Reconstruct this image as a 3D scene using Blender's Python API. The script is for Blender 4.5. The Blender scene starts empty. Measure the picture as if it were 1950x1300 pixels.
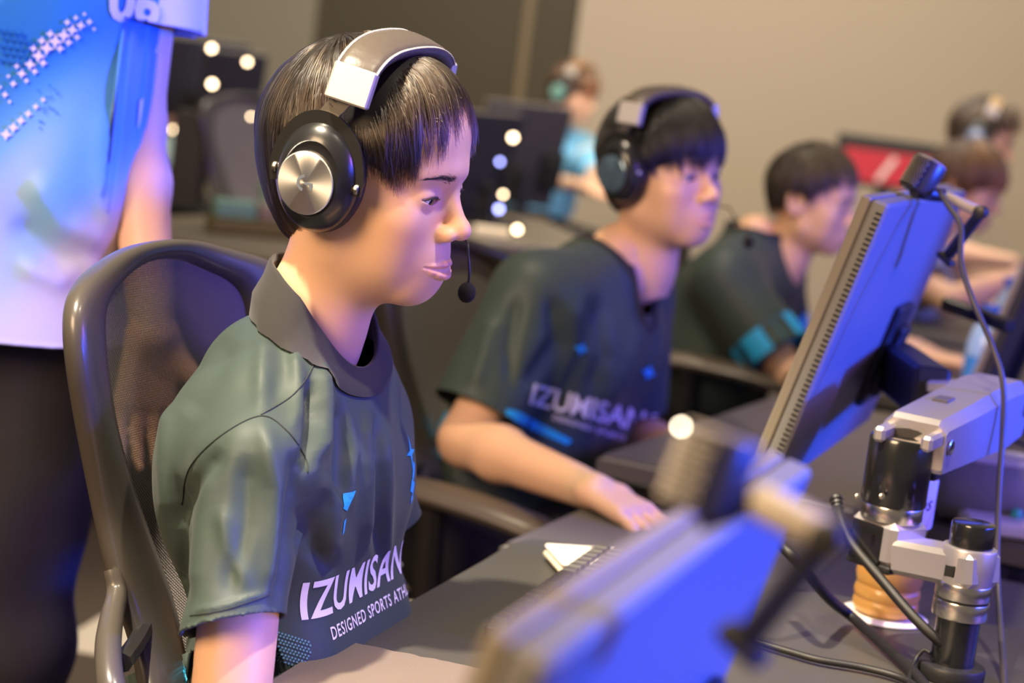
import bpy, bmesh, math, random
import numpy as np
from mathutils import Vector, Matrix, noise
from mathutils.bvhtree import BVHTree

random.seed(7); RNG = np.random.default_rng(7)
SC = bpy.context.scene
COL = SC.collection

# ------------------------------------------------------------------ camera
CAM_Z, PITCH, ROLL, LENS = 1.25, math.radians(8.3), math.radians(7.2), 70.0
FPX = LENS/36*1950
cam_d = bpy.data.cameras.new('camera'); cam = bpy.data.objects.new('camera', cam_d); COL.objects.link(cam)
cam_d.lens = LENS; cam_d.sensor_width = 36; cam_d.clip_start = .05; cam_d.clip_end = 60
C0 = np.array([0, 0, CAM_Z])
fw = np.array([0, math.cos(PITCH), -math.sin(PITCH)]); _r0 = np.array([1., 0, 0]); _u0 = np.cross(_r0, fw)
rt = _r0*math.cos(ROLL)+_u0*math.sin(ROLL); up = -_r0*math.sin(ROLL)+_u0*math.cos(ROLL)
cam.matrix_world = Matrix(((rt[0], up[0], -fw[0], C0[0]), (rt[1], up[1], -fw[1], C0[1]), (rt[2], up[2], -fw[2], C0[2]), (0, 0, 0, 1)))
cam_d.dof.use_dof = True; cam_d.dof.focus_distance = 1.70; cam_d.dof.aperture_fstop = 4.2; cam_d.dof.aperture_blades = 0
SC.camera = cam

# ------------------------------------------------------------------ view, world, lights
SC.view_settings.view_transform = 'Standard'; SC.view_settings.look = 'None'
SC.view_settings.gamma = 1; SC.view_settings.use_curve_mapping = False
SC.view_settings.exposure = 0.0
W = bpy.data.worlds.new('room_air'); SC.world = W; W.use_nodes = True
W.node_tree.nodes['Background'].inputs[0].default_value = (1.0, .86, .66, 1)
W.node_tree.nodes['Background'].inputs[1].default_value = .19

def aim(o, target):
    d = Vector(target)-o.location
    o.rotation_euler = d.to_track_quat('-Z', 'Y').to_euler()
def area(name, loc, target, size, power, color, sy=None, spread=180):
    l = bpy.data.lights.new(name, 'AREA'); l.energy = power; l.color = color; l.size = size; l.spread = math.radians(spread)
    if sy: l.shape = 'RECTANGLE'; l.size_y = sy
    o = bpy.data.objects.new(name, l); COL.objects.link(o); o.location = loc; aim(o, target); return o
def spot(name, loc, target, power, color, angle=60, blend=.5, radius=.06):
    l = bpy.data.lights.new(name, 'SPOT'); l.energy = power; l.color = color
    l.spot_size = math.radians(angle); l.spot_blend = blend; l.shadow_soft_size = radius
    o = bpy.data.objects.new(name, l); COL.objects.link(o); o.location = loc; aim(o, target); return o

WARM = (1.0, .69, .40)
spot('ceiling_spot_light', (-.85, 1.25, 3.1), (-.18, 1.72, .95), 760, (1, .86, .64), 27, .45, .05)
spot('ceiling_spot_light', (-.2, 2.6, 3.1), (.2, 3.0, .9), 150, (1, .84, .60), 60, .6, .05)
spot('ceiling_spot_light', (.1, 4.2, 3.1), (.5, 4.2, .9), 110, (1, .84, .60), 70, .6, .05)
spot('ceiling_spot_light', (.55, 1.25, 3.1), (.35, 1.25, .9), 280, (1, .86, .66), 46, .7, .06)
area('fill_panel_light', (-1.7, -.5, 2.5), (-.1, 1.9, .95), 1.3, 140, WARM)  # unseen warm fill, added beside the camera for the near side
area('fill_panel_light', (.5, 6.3, 3.2), (.5, 8.2, 1.2), 3.0, 185, (1, .89, .74))
_led = np.array([-.148, 1.732, 0])+np.array([.331, .944, 0])*.9+np.array([.944, -.331, 0])*2.5
area('stage_led_panel', (_led[0], _led[1], 1.5), (.15, 1.75, 1.05), 3.0, 80, (.015, .07, 1.0), .5)
def unseen_blue_beam(sv, tv, z, target, power, ang):
    p = np.array([-.148, 1.732, 0])+np.array([.331, .944, 0])*sv+np.array([.944, -.331, 0])*tv
    spot('unseen_blue_beam_light', (p[0], p[1], z), target, power, (.012, .075, 1.0), ang, .6, .06)  # unseen beam, kept narrow so the blue stays on the monitor backs
unseen_blue_beam(.75, 2.5, 1.45, (.42, 2.2, 1.10), 900, 20)
unseen_blue_beam(-.45, 2.3, 1.30, (.16, 1.0, .95), 850, 24)
area('stage_wash_light', (2.6, 1.2, 2.0), (-.1, 1.75, 1.05), .6, 38, (.42, .15, 1.0))
spot('stage_spot_light', (-1.7, .5, 2.3), (-.66, 2.2, 1.2), 36, (.74, .80, 1.0), 38, .5, .1)

# ------------------------------------------------------------------ points from the photograph
def at(px, py, d): return C0+d*(fw+rt*(px-975)/FPX-up*(py-650)/FPX)
def on(px, py, z):
    v = fw+rt*(px-975)/FPX-up*(py-650)/FPX
    return C0+v*((z-C0[2])/v[2])
def ray(px, py): return fw+rt*(px-975)/FPX-up*(py-650)/FPX
def pix(P):
    q = np.asarray(P)-C0; d = q@fw
    return np.stack([975+FPX*(q@rt)/d, 650-FPX*(q@up)/d], -1)
def hit(px, py, p0, n):
    v = ray(px, py); n = np.asarray(n); return C0+v*(((np.asarray(p0)-C0)@n)/(v@n))
ROW = np.array([.33, .94, 0]); ROW /= np.linalg.norm(ROW)       # along the row of seats, away from the camera
FWD = np.array([ROW[1], -ROW[0], 0])                            # where the players face
UPV = np.array([0, 0, 1.])
H1 = np.array([-.148, 1.732, 0])
def L(s, t, z): return H1+ROW*s+FWD*t+UPV*z

# ------------------------------------------------------------------ materials
MATS = {}
def mat(name, color, rough=.5, metal=0., spec=.5, bump=None, coat=0, sheen=0, sss=0, emit=None, aniso=0, trans=0, ior=1.45, alpha=1, vary=None, attr=False):
    if name in MATS: return MATS[name]
    m = bpy.data.materials.new(name); m.use_nodes = True; nt = m.node_tree; b = nt.nodes['Principled BSDF']
    b.inputs['Base Color'].default_value = (*color, 1); b.inputs['Roughness'].default_value = rough; b.inputs['Metallic'].default_value = metal
    b.inputs['Specular IOR Level'].default_value = spec; b.inputs['Coat Weight'].default_value = coat; b.inputs['Coat Roughness'].default_value = .15
    b.inputs['Sheen Weight'].default_value = sheen; b.inputs['IOR'].default_value = ior; b.inputs['Transmission Weight'].default_value = trans
    b.inputs['Alpha'].default_value = alpha; b.inputs['Anisotropic'].default_value = aniso
    if sss:
        b.inputs['Subsurface Weight'].default_value = sss; b.inputs['Subsurface Radius'].default_value = (1, .35, .2); b.inputs['Subsurface Scale'].default_value = .006
    if emit: b.inputs['Emission Color'].default_value = (*emit[0], 1); b.inputs['Emission Strength'].default_value = emit[1]
    if attr:
        a = nt.nodes.new('ShaderNodeVertexColor'); a.layer_name = 'tint'
        nt.links.new(a.outputs[0], b.inputs['Base Color'])
    if bump or vary:
        tc = nt.nodes.new('ShaderNodeTexCoord')
    if vary:                       # (scale, amount)
        n = nt.nodes.new('ShaderNodeTexNoise'); n.inputs['Scale'].default_value = vary[0]; n.inputs['Detail'].default_value = 4
        mx = nt.nodes.new('ShaderNodeMix'); mx.data_type = 'RGBA'
        c2 = tuple(max(0, min(1, c*vary[1])) for c in color)
        mx.inputs[6].default_value = (*color, 1); mx.inputs[7].default_value = (*c2, 1)
        nt.links.new(tc.outputs['Object'], n.inputs['Vector']); nt.links.new(n.outputs['Fac'], mx.inputs[0])
        nt.links.new(mx.outputs[2], b.inputs['Base Color'])
    if bump:                       # (kind, scale, strength, distance)
        if bump[0] == 'noise':
            n = nt.nodes.new('ShaderNodeTexNoise'); n.inputs['Scale'].default_value = bump[1]; n.inputs['Detail'].default_value = 3; out = n.outputs['Fac']
        elif bump[0] == 'vor':
            n = nt.nodes.new('ShaderNodeTexVoronoi'); n.inputs['Scale'].default_value = bump[1]; out = n.outputs['Distance']
        else:
            n = nt.nodes.new('ShaderNodeTexWave'); n.inputs['Scale'].default_value = bump[1]; n.bands_direction = 'Z' if bump[0] == 'wavez' else 'DIAGONAL'; out = n.outputs['Fac']
        nt.links.new(tc.outputs['Object'], n.inputs['Vector'])
        bp = nt.nodes.new('ShaderNodeBump'); bp.inputs['Strength'].default_value = bump[2]; bp.inputs['Distance'].default_value = bump[3]
        nt.links.new(out, bp.inputs['Height']); nt.links.new(bp.outputs[0], b.inputs['Normal'])
    MATS[name] = m; return m

# ------------------------------------------------------------------ objects
def tag(o, label=None, cat=None, group=None, kind=None):
    if label: o['label'] = label
    if cat: o['category'] = cat
    if group: o['group'] = group
    if kind: o['kind'] = kind
    return o
def origin(o):
    l = np.zeros(3)
    while o is not None:
        l = l+np.array(o.location); o = o.parent
    return l
def thing(name, label, cat, loc, group=None, kind=None):
    o = bpy.data.objects.new(name, None); COL.objects.link(o); o.location = loc; o.empty_display_size = .05
    return tag(o, label, cat, group, kind)
def mk(name, V, Fs, m, parent=None, smooth=True, base=None, label=None, cat=None, group=None, kind=None, mats=None, fm=None):
    """one mesh object from world-space vertices; its origin is the parent's origin (or base)"""
    V = np.asarray(V, float).reshape(-1, 3)
    b = origin(parent) if parent is not None else (np.asarray(base) if base is not None else np.array([V[:, 0].mean(), V[:, 1].mean(), V[:, 2].min()]))
    me = bpy.data.meshes.new(name)
    Vl = V-b
    if isinstance(Fs, np.ndarray):
        n, k = Fs.shape
        me.vertices.add(len(Vl)); me.vertices.foreach_set('co', Vl.astype(np.float32).ravel())
        me.loops.add(n*k); me.loops.foreach_set('vertex_index', Fs.astype(np.int32).ravel())
        me.polygons.add(n); me.polygons.foreach_set('loop_start', np.arange(0, n*k, k, dtype=np.int32))
        me.update(calc_edges=True)
    else:
        me.from_pydata(Vl.tolist(), [], [list(f) for f in Fs])
    for mm in (mats or [m]): me.materials.append(mm)
    if fm is not None: me.polygons.foreach_set('material_index', np.asarray(fm, np.int32))
    me.polygons.foreach_set('use_smooth', np.full(len(me.polygons), bool(smooth)))
    me.update()
    o = bpy.data.objects.new(name, me); COL.objects.link(o)
    if parent is not None: o.parent = parent
    else: o.location = b
    return tag(o, label, cat, group, kind)
def dup(o, parent=None, off=None):
    c = o.copy(); COL.objects.link(c); c.parent = parent
    if off is not None: c.location = np.array(o.location)+np.asarray(off)
    for k in list(o.children): dup(k, c)
    return c
def tint(o, cols):
    a = o.data.color_attributes.new('tint', 'FLOAT_COLOR', 'POINT')
    c = np.ones((len(o.data.vertices), 4), np.float32); c[:, :3] = cols; a.data.foreach_set('color', c.ravel())
def sharp(o, deg=35):
    me = o.data; me.set_sharp_from_angle(angle=math.radians(deg)); return o
def mod(o, kind, **kw):
    m = o.modifiers.new(kind.lower(), kind)
    for k, v in kw.items(): setattr(m, k, v)
    return m

class MB:
    """collects shapes in world space into one mesh"""
    def __init__(s): s.V = []; s.F = []
    def add(s, V, F):
        n = len(s.V); s.V += [tuple(v) for v in V]; s.F += [tuple(i+n for i in f) for f in F]; return s
    def box(s, c, ax, ay, az, hx, hy, hz, bev=0.0):
        """rounded box: centre, three unit axes, half sizes; bev chamfers every edge"""
        c, ax, ay, az = map(np.asarray, (c, ax, ay, az)); b = min(bev, hx*.98, hy*.98, hz*.98)
        if b <= 0:
            P = [c+ax*hx*i+ay*hy*j+az*hz*k for i in (-1, 1) for j in (-1, 1) for k in (-1, 1)]
            return s.add(P, [(0, 1, 3, 2), (4, 6, 7, 5), (0, 4, 5, 1), (2, 3, 7, 6), (0, 2, 6, 4), (1, 5, 7, 3)])
        P = []; idx = {}
        for i in (-1, 1):
            for j in (-1, 1):
                for k in (-1, 1):
                    for a, (x, y, z) in enumerate(((hx, hy-b, hz-b), (hx-b, hy, hz-b), (hx-b, hy-b, hz))):
                        idx[i, j, k, a] = len(P); P.append(c+ax*x*i+ay*y*j+az*z*k)
        F = []
        for i in (-1, 1):
            F.append([idx[i, -1, -1, 0], idx[i, 1, -1, 0], idx[i, 1, 1, 0], idx[i, -1, 1, 0]])
            F.append([idx[-1, i, -1, 1], idx[1, i, -1, 1], idx[1, i, 1, 1], idx[-1, i, 1, 1]])
            F.append([idx[-1, -1, i, 2], idx[1, -1, i, 2], idx[1, 1, i, 2], idx[-1, 1, i, 2]])
            for j in (-1, 1):
                F.append([idx[i, j, -1, 0], idx[i, j, 1, 0], idx[i, j, 1, 1], idx[i, j, -1, 1]])
                F.append([idx[i, -1, j, 0], idx[i, 1, j, 0], idx[i, 1, j, 2], idx[i, -1, j, 2]])
                F.append([idx[-1, i, j, 1], idx[1, i, j, 1], idx[1, i, j, 2], idx[-1, i, j, 2]])
                for k in (-1, 1): F.append([idx[i, j, k, 0], idx[i, j, k, 1], idx[i, j, k, 2]])
        return s.add(P, F)
    def tube(s, P, r, n=10, cap=True, flat=None, upv=None):
        """sweep a circle (or ellipse: flat=(ru, rv)) along points; r may be per point"""
        P = np.asarray(P, float); m = len(P); rr = np.broadcast_to(np.asarray(r, float), (m,)) if np.ndim(r) <= 1 else r
        T = np.gradient(P, axis=0); T /= np.linalg.norm(T, axis=1)[:, None]+1e-12
        u = np.asarray(upv, float) if upv is not None else (np.array([0, 0, 1.]) if abs(T[0][2]) < .9 else np.array([1., 0, 0]))
        V = []
        for i in range(m):
            if upv is None or i > 0:
                pass
            a = np.cross(T[i], u); a /= np.linalg.norm(a)+1e-12; b = np.cross(a, T[i])
            if upv is None: u = b
            fu, fv = flat if flat is not None else (1, 1)
            for k in range(n):
                th = 2*math.pi*k/n; V.append(P[i]+rr[i]*(a*math.cos(th)*fu+b*math.sin(th)*fv))
        F = [(i*n+k, i*n+(k+1) % n, (i+1)*n+(k+1) % n, (i+1)*n+k) for i in range(m-1) for k in range(n)]
        if cap: F += [tuple(range(n-1, -1, -1)), tuple((m-1)*n+k for k in range(n))]
        return s.add(V, F)
    def cyl(s, a, b, r, r2=None, n=24, bev=0.0):
        a, b = np.asarray(a, float), np.asarray(b, float); d = (b-a)/np.linalg.norm(b-a); r2 = r if r2 is None else r2
        if bev: return s.lathe([(0, 0), (r-bev, 0), (r-bev*.3, bev*.3), (r, bev), (r2, np.linalg.norm(b-a)-bev), (r2-bev*.3, np.linalg.norm(b-a)-bev*.3), (r2-bev, np.linalg.norm(b-a)), (0, np.linalg.norm(b-a))], a, d, n)
        return s.lathe([(0, 0), (r, 0), (r2, np.linalg.norm(b-a)), (0, np.linalg.norm(b-a))], a, d, n)
    def lathe(s, prof, o, ax, n=32, e1=None, sc=(1, 1)):
        """profile of (radius, height) about an axis"""
        o, ax = np.asarray(o, float), np.asarray(ax, float); ax = ax/np.linalg.norm(ax)
        if e1 is None: e1 = np.cross(ax, [0, 0, 1.] if abs(ax[2]) < .9 else [1., 0, 0])
        e1 = np.asarray(e1, float); e1 = e1-ax*(e1@ax); e1 /= np.linalg.norm(e1); e2 = np.cross(ax, e1)
        V = []; F = []; rings = []
        for r, h in prof:
            if r <= 1e-9: rings.append([len(V)]); V.append(o+ax*h)
            else:
                rings.append(list(range(len(V), len(V)+n)))
                for k in range(n):
                    th = 2*math.pi*k/n; V.append(o+ax*h+r*(e1*math.cos(th)*sc[0]+e2*math.sin(th)*sc[1]))
        for A, B in zip(rings, rings[1:]):
            if len(A) == 1 and len(B) == 1: continue
            for k in range(n):
                if len(A) == 1: F.append((A[0], B[(k+1) % n], B[k]))
                elif len(B) == 1: F.append((A[k], A[(k+1) % n], B[0]))
                else: F.append((A[k], A[(k+1) % n], B[(k+1) % n], B[k]))
        return s.add(V, F)
    def prism(s, P, d):
        """polygon P extruded by vector d"""
        P = [np.asarray(p, float) for p in P]; n = len(P); d = np.asarray(d, float)
        return s.add(P+[p+d for p in P], [tuple(range(n-1, -1, -1)), tuple(range(n, 2*n))]+[(i, (i+1) % n, (i+1) % n+n, i+n) for i in range(n)])
    def ball(s, c, r, n=14, ax=(1, 1, 1)):
        prof = [(math.sin(math.pi*i/n)*r, -math.cos(math.pi*i/n)*r) for i in range(n+1)]
        prof[0] = (0, -r); prof[-1] = (0, r); k = len(s.V); s.lathe(prof, (0, 0, 0), (0, 0, 1), n*2)
        c = np.asarray(c)
        for i in range(k, len(s.V)): s.V[i] = tuple(np.asarray(s.V[i])*ax+c)
        return s
    def build(s, name, m, parent=None, smooth=True, ang=35, **kw):
        o = mk(name, s.V, s.F, m, parent, smooth, **kw)
        if smooth:
            bm = bmesh.new(); bm.from_mesh(o.data); bmesh.ops.recalc_face_normals(bm, faces=bm.faces); bm.to_mesh(o.data); bm.free()
            sharp(o, ang)
        return o
def smooth_path(P, n=8):
    """Catmull-Rom through points"""
    P = [np.asarray(p, float) for p in P]; Q = [2*P[0]-P[1]]+P+[2*P[-1]-P[-2]]; o = []
    for i in range(1, len(Q)-2):
        a, b, c, d = Q[i-1:i+3]
        for k in range(n):
            t = k/n; o.append(.5*((2*b)+(-a+c)*t+(2*a-5*b+4*c-d)*t*t+(-a+3*b-3*c+d)*t**3))
    return np.array(o+[P[-1]])

# ------------------------------------------------------------------ signed distance bodies -> surface nets
class SDF:
    def __init__(s): s.ops = []
    def _a(s, kind, k, fn, c, r): s.ops.append((kind, k, fn, np.asarray(c, np.float32), r)); return s
    def cone(s, a, b, ra, rb=None, k=.02, sub=False, flat=None):
        a = np.asarray(a, np.float32); b = np.asarray(b, np.float32); rb = ra if rb is None else rb; ba = b-a; l2 = max(float(ba@ba), 1e-12)
        fl = None if flat is None else np.asarray(flat, np.float32)      # squash space: (sx, sy, sz) about the axis
        def fn(P):
            q = P-a; h = np.clip((q@ba)/l2, 0, 1); v = q-h[:, None]*ba
            if fl is not None: v = v/fl
            d = np.sqrt((v*v).sum(1))-(ra+(rb-ra)*h)
            return d if fl is None else d*float(fl.min())
        f = 1 if fl is None else float(fl.max())
        return s._a('s' if sub else 'u', k, fn, (a+b)/2, math.sqrt(l2)/2+max(ra, rb)*f)
    def ell(s, c, r, k=.02, sub=False, rot=None):
        c = np.asarray(c, np.float32); r = np.asarray(r, np.float32); Rm = None if rot is None else np.array(rot, np.float32)
        def fn(P):
            q = P-c
            if Rm is not None: q = q@Rm
            k0 = np.sqrt(((q/r)**2).sum(1)); k1 = np.sqrt(((q/(r*r))**2).sum(1))+1e-9
            return k0*(k0-1)/k1
        return s._a('s' if sub else 'u', k, fn, c, float(r.max()))
    def custom(s, fn, c, r, k=.002, sub=False): return s._a('s' if sub else 'u', k, fn, c, r)
    def ev(s, P, band=1e9):
        P = np.asarray(P, np.float32); d = np.full(len(P), 1e3, np.float32)
        for kind, k, fn, c, r in s.ops:
            if band < 1e8:
                m = np.nonzero(((P-c)**2).sum(1) < (r+k+band)**2)[0]
                if not len(m): continue
                b = fn(P[m]); a = d[m]
            else: m = slice(None); b = fn(P); a = d
            if kind == 'u':
                h = np.maximum(k-np.abs(a-b), 0)/k; d[m] = np.minimum(a, b)-h*h*k*.25
            else:
                h = np.maximum(k-np.abs(a+b), 0)/k; d[m] = np.maximum(a, -b)+h*h*k*.25
        return d
    def mesh(s, lo, hi, h, B=8):
        lo = np.asarray(lo, float); hi = np.asarray(hi, float); nb = np.maximum(np.ceil((hi-lo)/(h*B)).astype(int), 1); n = nb*B
        bc = np.stack(np.meshgrid(*[np.arange(k) for k in nb], indexing='ij'), -1).reshape(-1, 3)
        cen = lo+(bc+.5-.5/B)*h*B
        dc = s.ev(cen); half = h*B*.87
        cand = np.abs(dc) < half*1.6+.006
        Fm = np.repeat(np.repeat(np.repeat(np.where(dc < 0, -1., 1.).astype(np.float32).reshape(nb), B, 0), B, 1), B, 2)
        loc = np.stack(np.meshgrid(*[np.arange(B)]*3, indexing='ij'), -1).reshape(-1, 3)
        cb = bc[cand]; CH = 600
        for i in range(0, len(cb), CH):
            ix = (cb[i:i+CH, None, :]*B+loc[None]).reshape(-1, 3)
            P = lo+ix*h; Fm[ix[:, 0], ix[:, 1], ix[:, 2]] = s.ev(P, band=.03)
        S = Fm < 0
        nx, ny, nz = n
        cnt = np.zeros((nx-1, ny-1, nz-1), np.int8)
        for i in (0, 1):
            for j in (0, 1):
                for k in (0, 1): cnt += S[i:nx-1+i, j:ny-1+j, k:nz-1+k]
        act = (cnt > 0) & (cnt < 8); A = np.argwhere(act); idx = np.full(act.shape, -1, np.int32); idx[act] = np.arange(len(A))
        acc = np.zeros((len(A), 3)); num = np.zeros(len(A))
        cor = [(i, j, k) for i in (0, 1) for j in (0, 1) for k in (0, 1)]
        val = {c: Fm[A[:, 0]+c[0], A[:, 1]+c[1], A[:, 2]+c[2]] for c in cor}
        for c in cor:
            for ax in range(3):
                if c[ax]: continue
                e = list(c); e[ax] = 1; e = tuple(e); a, b = val[c], val[e]; m = (a < 0) != (b < 0)
                t = np.where(m, a/np.where(m, a-b, 1), 0); p = np.array(c, float)[None].repeat(len(A), 0); p[:, ax] += t
                acc += p*m[:, None]; num += m
        V = lo+(A+acc/num[:, None])*h
        Q = []
        for ax in range(3):
            o1, o2 = [(1, 2), (2, 0), (0, 1)][ax]
            sl0 = [slice(1, -1)]*3; sl1 = [slice(1, -1)]*3; sl0[ax] = slice(0, -1); sl1[ax] = slice(1, None)
            a, b = S[tuple(sl0)], S[tuple(sl1)]; E = np.argwhere(a != b); inn = a[E[:, 0], E[:, 1], E[:, 2]]
            off = np.ones(3, int); off[ax] = 0; E = E+off
            E = E[E[:, ax] < act.shape[ax]]; inn = inn[:len(E)] if len(inn) != len(E) else inn
            d1 = np.zeros(3, int); d1[o1] = 1; d2 = np.zeros(3, int); d2[o2] = 1
            g = lambda X: idx[X[:, 0], X[:, 1], X[:, 2]]
            q = np.stack([g(E-d1-d2), g(E-d2), g(E), g(E-d1)], 1)
            q[~inn] = q[~inn][:, ::-1]; Q.append(q[(q >= 0).all(1)])
        return V, np.concatenate(Q)
def frame(o, xr, yf, zu):
    """local (right, forward, up) -> world"""
    M = np.stack([xr, yf, zu], 1); o = np.asarray(o, float)
    return (lambda P: np.asarray(P, float)@M.T+o), (lambda P: (np.asarray(P, float)-o)@M)
def rotm(yaw, pit, rol):
    cy, sy, cp, sp, cr, sr = math.cos(yaw), math.sin(yaw), math.cos(pit), math.sin(pit), math.cos(rol), math.sin(rol)
    return np.array([[cy, -sy, 0], [sy, cy, 0], [0, 0, 1]])@np.array([[1, 0, 0], [0, cp, -sp], [0, sp, cp]])@np.array([[cr, 0, sr], [0, 1, 0], [-sr, 0, cr]])
def clip(V, Q, p, n, region=None):
    """cut an open hem: drop faces beyond the plane (only where region is true) and lay the cut edge on the plane"""
    n = np.asarray(n, float); n = n/np.linalg.norm(n); d = (V-np.asarray(p))@n; out = d > 0
    if region is not None: out &= region
    keep = ~out[Q].all(1); Q = Q[keep]; st = np.unique(Q[out[Q].any(1)]); st = st[out[st]]
    V = V.copy(); V[st] -= d[st][:, None]*n; return V, Q
def compact(V, Q):
    u, inv = np.unique(Q, return_inverse=True); return V[u], inv.reshape(Q.shape)
def vnormals(V, Q):
    N = np.zeros_like(V); fn = np.cross(V[Q[:, 2]]-V[Q[:, 0]], V[Q[:, 3]]-V[Q[:, 1]])
    for k in range(4): np.add.at(N, Q[:, k], fn)
    return N/(np.linalg.norm(N, axis=1)[:, None]+1e-12)
def join(parts):
    V = []; Q = []; n = 0
    for v, q in parts: V.append(v); Q.append(q+n); n += len(v)
    return np.concatenate(V), np.concatenate(Q)
# ------------------------------------------------------------------ head (local metres: +x the person's right, +y forward, z = 0 at the eyes)
def head_sdf(neck=None, ears=True, mouth=.0029, lid=.0040):
    s = SDF()
    s.ell((0, -.004, .026), (.0745, .093, .085), k=.01)
    s.ell((0, .030, -.030), (.060, .060, .082), k=.035)
    for q in (1, -1):
        s.cone((q*.047, .012, -.062), (q*.015, .067, -.092), .018, .0145, k=.030)
        s.ell((q*.043, .060, -.026), (.021, .022, .020), k=.020)
        s.ell((q*.034, .055, -.055), (.025, .025, .030), k=.024)
    s.ell((0, .0715, -.0915), (.0165, .0135, .0135), k=.022)
    s.ell((0, .078, -.066), (.0255, .0205, .025), k=.022)
    for q in (1, -1): s.cone((q*.010, .0905, .020), (q*.043, .0755, .018), .0075, .0065, k=.018)
    s.ell((0, .070, .050), (.050, .024, .034), k=.02)
    if neck is not None:
        for a, b, ra, rb in neck: s.cone(a, b, ra, rb, k=.030)
    for q in (1, -1): s.ell((q*.030, .1005, -.0035), (.0185, .0105, .0105), k=.014, sub=True)
    # nose
    s.cone((0, .0895, .004), (0, .1060, -.027), .0056, .0076, k=.012)
    s.ell((0, .1080, -.0325), (.0096, .0102, .0088), k=.008)
    for q in (1, -1):
        s.ell((q*.0118, .0990, -.0368), (.0070, .0096, .0070), k=.006)
    for q in (1, -1): s.ell((q*.0065, .1040, -.0452), (.0036, .0062, .0040), k=.003, sub=True)
    # philtrum, lips
    s.cone((0, .1010, -.049), (0, .1035, -.058), .0022, .0026, k=.004, sub=True)
    def yb(x, z):
        lo, hi = .03, .13
        for _ in range(18):
            m = (lo+hi)/2
            if s.ev(np.array([[x, m, z]]))[0] < 0: lo = m
            else: hi = m
        return lo
    for q in (1, -1):
        xs = (.0265, .0190, .0115, .0045, 0)
        U = [np.array((q*x, yb(q*x, -.066)+dy, -.0700+dz)) for x, dy, dz in zip(xs, (-.0018, -.0012, -.0004, .0010, .0006), (.0022, .0026, .0033, .0041, .0035))]
        Lw = [np.array((q*x, yb(q*x, -.074)+dy, -.0712-dz)) for x, dy, dz in zip(xs, (-.0018, -.0010, .0002, .0012, .0014), (-.0016, .0014, .0040, .0054, .0057))]
        ru = (.0011, .0017, .0022, .0026, .0024); rl = (.0011, .0021, .0029, .0034, .0035)
        G = [np.array((q*x, yb(q*x, -.0705)+dy, -.0704+dz)) for x, dy, dz in zip((.0285, .019, .009, 0), (.0006, .0018, .0040, .0052), (.0022, .0008, -.0006, -.0009))]
        s._lips = getattr(s, '_lips', [])+[(U, ru, Lw, rl, G)]
    for U, ru, Lw, rl, G in s._lips:
        for i in range(4):
            s.cone(U[i], U[i+1], ru[i], ru[i+1], k=.003); s.cone(Lw[i], Lw[i+1], rl[i], rl[i+1], k=.0035)
    for U, ru, Lw, rl, G in s._lips:
        for i, (a, b) in enumerate(((.0008, .0013), (.0013, mouth), (mouth, mouth*1.3))): s.cone(G[i], G[i+1], a, b, k=.0015, sub=True)
    LIPS[:] = [p for U, ru, Lw, rl, G in s._lips for p in (U, Lw)]
    # eyelids and the opening between them
    for q in (1, -1):
        s.ell((q*.0305, .0755, -.0030), (.0165, .0138, .0118), k=.007)
        s.cone((q*.0185, .0945, .0023), (q*.030, .0965, .0053), .0006, .0009, k=.0016, sub=True)
        s.cone((q*.030, .0965, .0053), (q*.043, .0880, .0025), .0009, .0006, k=.0016, sub=True)
        w, h = .0138, lid; Rr = (w*w+h*h)/(2*h); ca, sa = math.cos(q*-.07), math.sin(q*-.07)
        def eye(P, q=q, Rr=Rr, h=h, ca=ca, sa=sa):
            x = P[:, 0]-q*.0305; z = P[:, 2]+.0050
            x2 = x*ca-z*sa; z2 = x*sa+z*ca
            d = np.maximum(np.hypot(x2, z2+(Rr-h))-Rr, np.hypot(x2, z2-(Rr-h))-Rr)
            return np.maximum(d, np.sqrt((x)**2+(P[:, 1]-.0775)**2+(z)**2)-.022)
        s.custom(eye, (q*.0305, .085, 0), .022, k=.0008, sub=True)
    if ears:
        for q in (1, -1):
            Re = rotm(q*.35, .15, 0)
            s.ell((q*.0775, -.010, -.008), (.0065, .0185, .0310), k=.008, rot=Re)
            s.ell((q*.0835, -.006, -.008), (.0050, .0105, .0200), k=.006, sub=True, rot=Re)
    return s
LIPS = []
def skin_tint(V):
    """lips, cheeks, nose tip: the colour of the skin itself"""
    base = np.array([.74, .45, .285]); c = np.repeat(base[None], len(V), 0)
    g = lambda p, r: np.exp(-(((V-np.asarray(p))/np.asarray(r))**2).sum(1))
    lip = np.zeros(len(V)); near = np.nonzero((V[:, 1] > .06) & (np.abs(V[:, 0]) < .035) & (np.abs(V[:, 2]+.07) < .02))[0]; Pn = V[near]
    for L_ in LIPS:
        for i in range(4):
            for t in np.linspace(0, 1, 5):
                p = L_[i]*(1-t)+L_[i+1]*t; r = np.interp(i+t, [0, 1, 2, 4], [.0012, .0023, .0032, .0038])
                d = (Pn-p)/np.array([r*1.3, .012, r]); lip[near] = np.maximum(lip[near], np.exp(-(d**2).sum(1)))
    lip = np.clip(lip*2.4-.8, 0, 1)[:, None]
    c = c*(1-lip)+np.array([.69, .355, .265])*lip
    for p, r, a in (((.045, .07, -.035), (.022, .03, .02), .25), ((-.045, .07, -.035), (.022, .03, .02), .25), ((0, .118, -.038), (.013, .014, .012), .22)):
        w = (g(p, r)*a)[:, None]; c = c*(1-w)+np.array([.72, .34, .23])*w
    return c
SKIN = mat('skin', (.74, .45, .285), .48, spec=.4, sss=.25, attr=True, bump=('noise', 900, .08, .0006))
EYE_W = mat('eye_white', (.72, .70, .68), .12, coat=.6); IRIS = mat('dark_iris', (.012, .008, .007), .08, coat=1); PUPIL = mat('pupil', (.004, .004, .004), .05, coat=1)
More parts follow.
